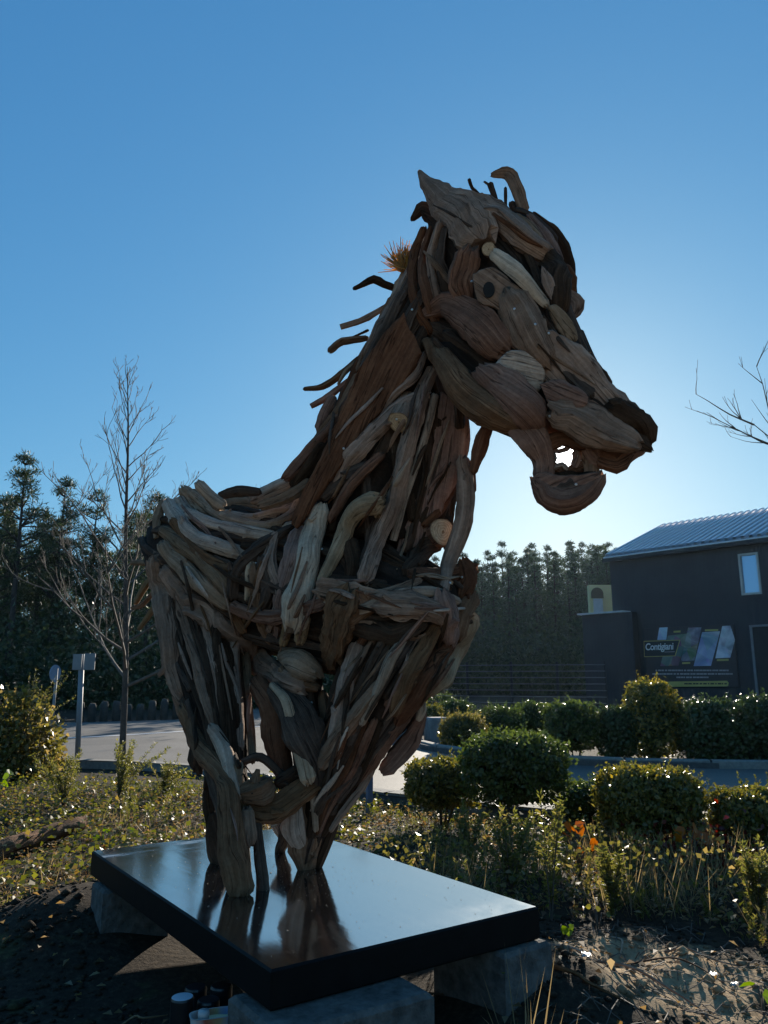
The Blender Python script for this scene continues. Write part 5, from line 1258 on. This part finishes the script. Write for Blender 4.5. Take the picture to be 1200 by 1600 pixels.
# dark red low plants before the right shrub
cc = atZ(1110, 1352); n = 900; c = np.stack([rng.normal(size=n) * .22 + cc.x, rng.normal(size=n) * .2 + cc.y, np.abs(rng.normal(size=n)) * .09 + .02], 1); s = rng.uniform(.02, .04, n)
v, f_ = leaf_quads(c, rdir(n), rdir(n), s * 1.3, s); stuff(obj('red_ground_plant', mesh_np('red_ground_plant', v, f_, L_red)), 'dark red leaved low plants below the right shrubs', 'plant')

def bush(name, label, g, w, d, h, n, leaf, mat, twig=14):
    o = thing(name, label, 'bush', (g.x, g.y, gz(g.x, g.y)))
    q = rdir(n) * (rng.uniform(0, 1, (n, 1)) ** .45); q[:, 2] = np.abs(q[:, 2])
    lum = np.array([1 + .38 * noise.noise(Vector(tuple(x * 2.2 + g.x))) for x in q])[:, None]
    c = q * lum * np.array([w / 2, d / 2, h]); s = leaf * rng.uniform(.6, 1.35, n)
    v, f_ = leaf_quads(c, rdir(n), rdir(n) + np.array([0, 0, .6]), s * 1.3, s * .85); obj('foliage', mesh_np('foliage', v, f_, mat), o)
    mb = MB()
    for k in range(twig):
        a = random.uniform(0, 6.28); e = Vector((math.cos(a) * w * .48 * random.random(), math.sin(a) * d * .48 * random.random(), h * random.uniform(.6, 1.05)))
        mb.tube([(0, 0, -.03), e * .5 + Vector((0, 0, .15 * h)), e], [.008, .006, .002], 5)
    obj('stem', mb.mesh('stem', M_bark, True), o); return o
g = atZ(20, 1215); bush('bramble_bush', 'tall tangled bramble bush with pale leaves at the left edge', g, 1.15, 1.0, .98, 5200, .05, L_bram, 24)
# sprays of broom on the left bank
def broom(name, label, px, py, hpx, n, spread, seed, lean=0):
    random.seed(seed); g = atZ(px, py); o = thing(name, label, 'shrub', (g.x, g.y, gz(g.x, g.y))); Hh = hpx * pxm(g); mb = MB(); Cs = []; Ds = []
    for k in range(n):
        a = random.uniform(0, 6.28); sp_ = random.uniform(.1, spread); e = Vector((math.cos(a) * Hh * sp_ + lean * Hh * random.random(), math.sin(a) * Hh * sp_, Hh * random.uniform(.55, 1.05)))
        pts = catm([Vector((0, 0, -.02)), e * .45 + Vector((0, 0, .12 * Hh)), e], 6); mb.tube(pts, [.004 * (1 - .7 * i / 12) for i in range(13)], 4, cap=False)
        for i in range(2, 13):
            for j in range(7):
                d = Vector((random.gauss(0, 1), random.gauss(0, 1), random.gauss(.7, .6))).normalized(); Cs.append(tuple(pts[i] + d * .018 + (pts[i] - pts[i - 1]) * random.random())); Ds.append(tuple(d))
    obj('stem', mb.mesh('stem', M_twig, True), o); n2 = len(Cs); v, f_ = leaf_quads(np.array(Cs), np.array(Ds), rng.normal(size=(n2, 3)), .034 * rng.uniform(.6, 1.3, n2), np.full(n2, .009)); obj('foliage', mesh_np('foliage', v, f_, L_heath), o); return o
broom('broom_shrub', 'feathery broom shrub leaning right at the foot of the bare tree', 185, 1250, 85, 26, .55, 51, .5)
broom('broom_shrub', 'low feathery broom against the road left of the horse leg', 255, 1248, 62, 16, .6, 52, .3)
broom('broom_shrub', 'feathery broom behind the sign post foot on the left', 100, 1262, 75, 20, .6, 53, -.2)
broom('broom_shrub', 'feathery broom sprouting from the top of the bramble bush', 30, 1180, 120, 20, .5, 54, .3)
broom('heather_plant', 'tall dark upright heath seedling right of the plinth corner', 862, 1440, 190, 7, .12, 55)
broom('heather_plant', 'second upright heath seedling between plinth and topiary', 735, 1352, 95, 9, .3, 56)
broom('heather_plant', 'bushy heath plant close behind the right plinth corner', 800, 1400, 120, 16, .35, 57)
broom('heather_plant', 'pale heath plant in the middle of the right hand bank', 960, 1430, 90, 14, .4, 58)
broom('heather_plant', 'bushy heath plant at the right picture edge below the cut shrub', 1185, 1440, 110, 20, .4, 59)

# saplings with large coloured leaves, every leaf its own part
lf = MB()
out = [(0, 0, 0), (.25, -.42, .05), (.6, -.36, .08), (1, 0, .02), (.6, .36, .08), (.25, .42, .05)]
lf.face([out[0], out[1], out[2], out[3]]); lf.face([out[0], out[3], out[4], out[5]])
leafm = {k_: lf.mesh('leaf', m_) for k_, m_ in (('o', L_orange), ('l', L_lime), ('r', L_red), ('y', L_gold))}
def sapling(label, px, py, leaves, mat, size, seed, Y=None, cat='sapling', stemh=None):
    random.seed(seed); g = atZ(px, py); o = thing('sapling', label, 'plant', (g.x, g.y, gz(g.x, g.y))); mb = MB()
    for (lx_, ly_) in leaves:
        p = atY(lx_, ly_, g.y + random.uniform(-.06, .06)) - Vector((g.x, g.y, 0)); mb.tube([(0, 0, -.02), p * .5 + Vector((0, 0, .04)), p], [.004, .003, .0015], 4)
        for k_ in range(1):
            l = obj('leaf', leafm[mat], o, p); s_ = size * random.uniform(.8, 1.25) * pxm(Vector((g.x, g.y, .2))); l.scale = (s_, s_, s_)
            l.rotation_euler = (random.uniform(-.6, .6) + 1.0, random.uniform(-.5, .5), random.uniform(0, 6.28))
    obj('stem', mb.mesh('stem', M_twig, True), o); return o
sapling('sapling with orange leaves below the broad golden shrub', 905, 1375, [(893, 1296), (903, 1301), (914, 1296), (908, 1326), (915, 1329), (885, 1304), (898, 1290), (920, 1322)], 'o', 20, 61)
sapling('orange leaved sapling right of the broad golden shrub', 1075, 1370, [(1072, 1302), (1080, 1308), (1088, 1304), (1078, 1314), (1094, 1309), (1066, 1308), (1084, 1298)], 'o', 22, 62)
sapling('plant with one bright green round leaf below the orange sapling', 955, 1390, [(953, 1346), (960, 1350), (946, 1340)], 'l', 17, 63)
sapling('low plant with a bright green leaf at the bottom right corner', 1192, 1580, [(1190, 1548), (1198, 1556), (1180, 1530)], 'l', 24, 64)
sapling('small yellow leaved plant in the weeds above the sand', 935, 1455, [(924, 1417), (947, 1428), (930, 1420)], 'y', 11, 65)
sapling('yellow leaved plant between the weeds on the right bank', 1000, 1420, [(995, 1385), (1003, 1392), (990, 1380), (1010, 1398)], 'y', 16, 66)
sapling('fresh green seedling beside the right concrete block', 880, 1480, [(876, 1464), (884, 1470), (890, 1462)], 'l', 13, 67)
sapling('single orange leaf plant behind the left plinth corner', 152, 1335, [(158, 1326), (152, 1330)], 'o', 12, 68)
sapling('fresh green plant on the left bank before the horse leg', 165, 1320, [(150, 1300), (160, 1308), (172, 1298), (145, 1312), (180, 1310), (200, 1296)], 'l', 14, 69)
sapling('fresh green plant at the far left edge of the bank', 6, 1245, [(4, 1214), (12, 1222), (2, 1230), (16, 1210)], 'l', 16, 70)
sapling('green leaf in the soil at the lower left bank', 45, 1430, [(42, 1421), (50, 1426)], 'l', 16, 71)

# ------------------------------------------------------------------ log, twigs, litter, cans
SEED[0] = 900; random.seed(5)
a0 = atZ(-30, 1340, .06); a1 = atZ(128, 1283, .10); keepR = ROOT.copy()
ROOT = Vector((a0.x, a0.y, 0))
pts = [a0.lerp(a1, t) + Vector((0, 0, .01 * math.sin(t * 5))) for t in (0, .3, .65, 1)]
me = tube_mesh('fallen_log', pts, [.062, .06, .058, .055], [Vector((0, 0, 1))] * 4, [W['b'], cutm], 901, 1.0, True, True, 16, .14, False)
o = obj('fallen_log', me, None, ROOT); tag(o, 'weathered grey brown log lying on the left bank', 'log')
def twig(px0, py0, px1, py1, r, label, mat='b', bend=.04):
    global ROOT
    a = atZ(px0, py0, .02); b_ = atZ(px1, py1, .02); a.z = gz(a.x, a.y) + r; b_.z = gz(b_.x, b_.y) + r; ROOT = Vector((a.x, a.y, 0)); SEED[0] += 1; random.seed(SEED[0])
    pts = [a.lerp(b_, t) for t in (0, .33, .66, 1)]
    for q in pts[1:3]: q.z = max(q.z, gz(q.x, q.y) + r) + random.uniform(0, .02); q.x += random.uniform(-bend, bend); q.y += random.uniform(-bend, bend)
    o = obj('fallen_twig', tube_mesh('fallen_twig', pts, [r, r * .9, r * .75, r * .4], [Vector((0, 0, 1))] * 4, [W[mat], cutm], SEED[0], 1.0, sides=7), None, ROOT); return tag(o, label, 'twig', 'twigs lying on the dug soil')
twig(815, 1540, 930, 1548, .007, 'long thin twig on the dark soil beside the right block', 'g')
twig(930, 1548, 1100, 1573, .006, 'long twig lying across the pale sand heap', 'b')
twig(850, 1578, 985, 1600, .008, 'thick twig at the bottom edge below the sand heap', 'b')
twig(985, 1508, 1130, 1532, .006, 'curved twig along the upper rim of the sand heap', 'd')
twig(1040, 1492, 1160, 1505, .005, 'straight pale twig in the weeds behind the sand heap', 'g')
twig(955, 1465, 968, 1488, .005, 'short twig leaning from the weeds above the sand', 'p')
twig(965, 1560, 972, 1524, .004, 'small upright twig standing in the sand heap', 'd')
twig(590, 1545, 735, 1590, .005, 'twig in the dark shade before the front block', 'd')
twig(200, 1318, 212, 1296, .004, 'short pale twig on the left bank by the plinth', 'p')
twig(185, 1600, 262, 1578, .004, 'thin pale stick left of the spray cans', 'p')
random.seed(31); ROOT = Vector((0, 0, 0))
mb = MB()
for k in range(420):
    x = random.uniform(.15, 1.5); y = random.uniform(2.1, 3.7)
    if in_plinth(x, y, .1): continue
    a = random.uniform(0, 6.28); L1 = random.uniform(.03, .16); z = gz(x, y) + .006; dx, dy = math.cos(a) * L1, math.sin(a) * L1
    mb.tube([(x, y, z), (x + dx * .5, y + dy * .5, gz(x + dx * .5, y + dy * .5) + random.uniform(.006, .03)), (x + dx, y + dy, gz(x + dx, y + dy) + .006)], [.002, .002, .001], 4, cap=False)
stuff(obj('twig_litter', mb.mesh('twig_litter', M_twig)), 'tiny twigs and straws strewn over the sandy soil', 'twigs')
# clods and pebbles in the dug soil
C_ = []; 
ico = [(0, 0, 1), (.9, 0, .3), (.28, .85, .3), (-.72, .53, .3), (-.72, -.53, .3), (.28, -.85, .3), (0, 0, -.6)]; icf = [(0, 1, 2), (0, 2, 3), (0, 3, 4), (0, 4, 5), (0, 5, 1), (6, 2, 1), (6, 3, 2), (6, 4, 3), (6, 5, 4), (6, 1, 5)]
cv = []; cf = []
for k in range(6500):
    x = random.uniform(-2.2, 1.6); y = random.uniform(1.6, 4.2)
    if not soil_zone(x, y) or in_plinth(x, y, .02): continue
    s_ = random.uniform(.003, .016) * (2.0 if random.random() < .07 else 1); b0 = len(cv); z = gz(x, y)
    for p in ico: cv.append((x + p[0] * s_ * random.uniform(.7, 1.3), y + p[1] * s_ * random.uniform(.7, 1.3), z + p[2] * s_ * random.uniform(.5, 1)))
    cf += [tuple(b0 + q for q in f0) for f0 in icf]
stuff(obj('soil_clods', mesh_np('soil_clods', cv, cf, M_soil)), 'loose clods of earth and small stones round the plinth', 'soil')
M_litter = simple('white_plastic', (.38, .38, .37), .35, 0, .05)
def scrap(px, py, wpx, label, seed):
    random.seed(seed); g = atZ(px, py, .03); w = wpx * pxm(g); v = []; f = []; n = 7
    for j in range(n):
        for i in range(n): v.append(((i / (n - 1) - .5) * w, (j / (n - 1) - .5) * w * .7, .02 + .3 * w * noise.noise(Vector((i * .6, j * .6, seed)))))
    for j in range(n - 1):
        for i in range(n - 1): q = j * n + i; f.append((q, q + 1, q + n + 1, q + n))
    o = obj('plastic_scrap', mesh_py('plastic_scrap', v, f, [M_litter], None, True), None, (g.x, g.y, gz(g.x, g.y) + .01)); o.rotation_euler.z = random.uniform(0, 6); return tag(o, label, 'litter', 'white scraps on the soil')
scrap(920, 1566, 20, 'crumpled white plastic scrap under the twigs by the sand', 3); scrap(1115, 1528, 16, 'white scrap among the weeds right of the sand heap', 4); scrap(1148, 1535, 12, 'small white scrap nearest the right edge weeds', 5)

M_can_b = simple('black_cap_plastic', (.012, .012, .013), .3, 0, .2); M_can_w = simple('white_print_tin', (.62, .62, .66), .35, .2, .06); M_can_top = simple('grey_cap_top', (.42, .47, .52), .35, 0, .12, 25); M_navy = simple('navy_label', (.02, .03, .14), .4); M_tin = simple('tin_rim', (.6, .6, .6), .3, .9)
def can(px, py, Y, label, top, capc, h=.2, r=.033):
    p = atY(px, py, Y); z0 = p.z - h; o = thing('spray_can', label, 'spray can', (p.x, p.y, z0), 'spray cans standing by the plinth')
    mb = MB(); mb.lathe([(r * .96, 0), (r, .006), (r, h * .62), (r * .93, h * .66)], n=28); obj('tin_body', mb.mesh('tin_body', M_can_w, True), o)
    mb = MB(); mb.lathe([(r * 1.015, h * .635), (r * 1.03, h * .645), (r * 1.015, h * .655)], n=28); obj('rim', mb.mesh('rim', M_tin, True), o)
    mb = MB(); mb.lathe([(r * .985, h * .656), (r * .985, h * .97), (r * .93, h * .995)], n=28); cp_ = obj('cap', mb.mesh('cap', capc), o)
    mb = MB(); mb.lathe([(r * .9, h * .996), (r * .88, h)], n=28); obj('cap_top', mb.mesh('cap_top', top), cp_)
    return o
can_a = can(285, 1557, 2.43, 'spray can with pale grey cap top nearest the camera', M_can_top, M_can_b)
can(306, 1541, 2.56, 'dark capped spray can behind the pale topped one', M_can_b, M_can_b); can(326, 1561, 2.47, 'dark capped spray can in the middle behind the open tub', M_can_b, M_can_b); can(346, 1539, 2.54, 'tall dark capped spray can beside the concrete block', M_can_b, M_can_b)
# navy print patch with letters on the nearest can
mb = MB()
for k in range(6):
    t0, t1 = math.radians(-95 + k * 12), math.radians(-95 + (k + 1) * 12); rr = .0335
    mb.face([(rr * math.cos(t0), rr * math.sin(t0), .07), (rr * math.cos(t1), rr * math.sin(t1), .07), (rr * math.cos(t1), rr * math.sin(t1), .115), (rr * math.cos(t0), rr * math.sin(t0), .115)])
obj('label_patch', mb.mesh('label_patch', M_navy), can_a)
tc = bpy.data.curves.new('t', 'FONT'); tc.body = 'Nov'; tc.size = .026; tc.offset = .0006
to = bpy.data.objects.new('t', tc); COL.objects.link(to); dg = bpy.context.evaluated_depsgraph_get(); tm = bpy.data.meshes.new_from_object(to.evaluated_get(dg)); bpy.data.objects.remove(to); bpy.data.curves.remove(tc)
for v in tm.vertices:
    a_ = math.radians(-86) + v.co.x / .0338; v.co = Vector((.0338 * math.cos(a_), .0338 * math.sin(a_), .088 + v.co.y))
tm.materials.clear(); tm.materials.append(M_litter); obj('lettering', tm, can_a)
# open tub with yellow paste and a white cap in it
p = atY(334, 1584, 2.36); o = thing('open_tub', 'small open oval tub of cream paste in front of the spray cans', 'tub', (p.x, p.y, p.z - .06))
mb = MB(); n = 32
def oval(a, b_, z): return [(a * math.copysign(abs(math.cos(t)) ** .6, math.cos(t)), b_ * math.copysign(abs(math.sin(t)) ** .6, math.sin(t)), z) for t in np.linspace(0, 6.2832, n + 1)[:-1]]
R_ = [oval(.055, .028, 0), oval(.064, .034, .06), oval(.066, .036, .062), oval(.062, .032, .062), oval(.055, .027, .02)]
for r_i in R_: mb.v += [Vector(q) for q in r_i]
for i in range(4):
    for k in range(n): q = i * n + k; w_ = i * n + (k + 1) % n; mb.f.append((q, w_, w_ + n, q + n)); mb.i.append(1 if i in (1, 2) else 0)
mb.f.append(tuple(reversed(range(n)))); mb.i.append(0)
m, nt, b = new_mat('tub_print'); co = coords(nt); sx_ = N(nt, 'ShaderNodeSeparateXYZ'); nt.links.new(co, sx_.inputs[0]); nn_ = N(nt, 'ShaderNodeTexNoise', Scale=30.0); nt.links.new(co, nn_.inputs[0])
mr = N(nt, 'ShaderNodeMapRange'); mr.inputs[1].default_value = -.07; mr.inputs[2].default_value = .07; nt.links.new(sx_.outputs[0], mr.inputs[0]); am = N(nt, 'ShaderNodeMath', operation='MULTIPLY_ADD'); am.inputs[1].default_value = .25; nt.links.new(nn_.outputs[0], am.inputs[0]); nt.links.new(mr.outputs[0], am.inputs[2])
rr_ = ramp(nt, am.outputs[0], [(.2, (.55, .52, .5)), (.45, (.38, .08, .05)), (.7, (.35, .25, .12)), (1.0, (.08, .22, .5))]); nt.links.new(rr_.outputs[0], b.inputs['Base Color']); b.inputs['Roughness'].default_value = .35
tub = obj('tub_wall', mb.mesh('tub_wall', [m, M_litter], False), o)
mb = MB(); mb.v += [Vector((x * .97, y * .97, .045 + .006 * noise.noise(Vector((x * 60, y * 60, 0))))) for x, y, z in oval(.061, .031, 0)]; mb.f.append(tuple(range(n))); mb.i.append(0); obj('paste', mb.mesh('paste', simple('cream_paste', (.72, .62, .36), .5, 0, .08)), o)
mb = MB(); mb.lathe([(.015, .045), (.016, .065), (.0145, .074)], (-.028, -.004, 0), 20); obj('white_cap', mb.mesh('white_cap', M_litter, True), o)
o.rotation_euler.z = .35

# ------------------------------------------------------------------ thin backlit haze
mb = MB(); mb.box(-245, 245, -65, 305, -1.2, 17.0)
hz, nt, b = new_mat('haze'); nt.nodes.remove(b); pv = nt.nodes.new('ShaderNodeVolumePrincipled')
pv.inputs['Color'].default_value = (.55, .78, 1, 1); pv.inputs['Density'].default_value = .00012; pv.inputs['Anisotropy'].default_value = .6
nt.links.new(pv.outputs[0], nt.nodes['Material Output'].inputs['Volume'])
stuff(obj('haze', mb.mesh('haze', hz)), 'thin pale haze lying over the whole place', 'haze')
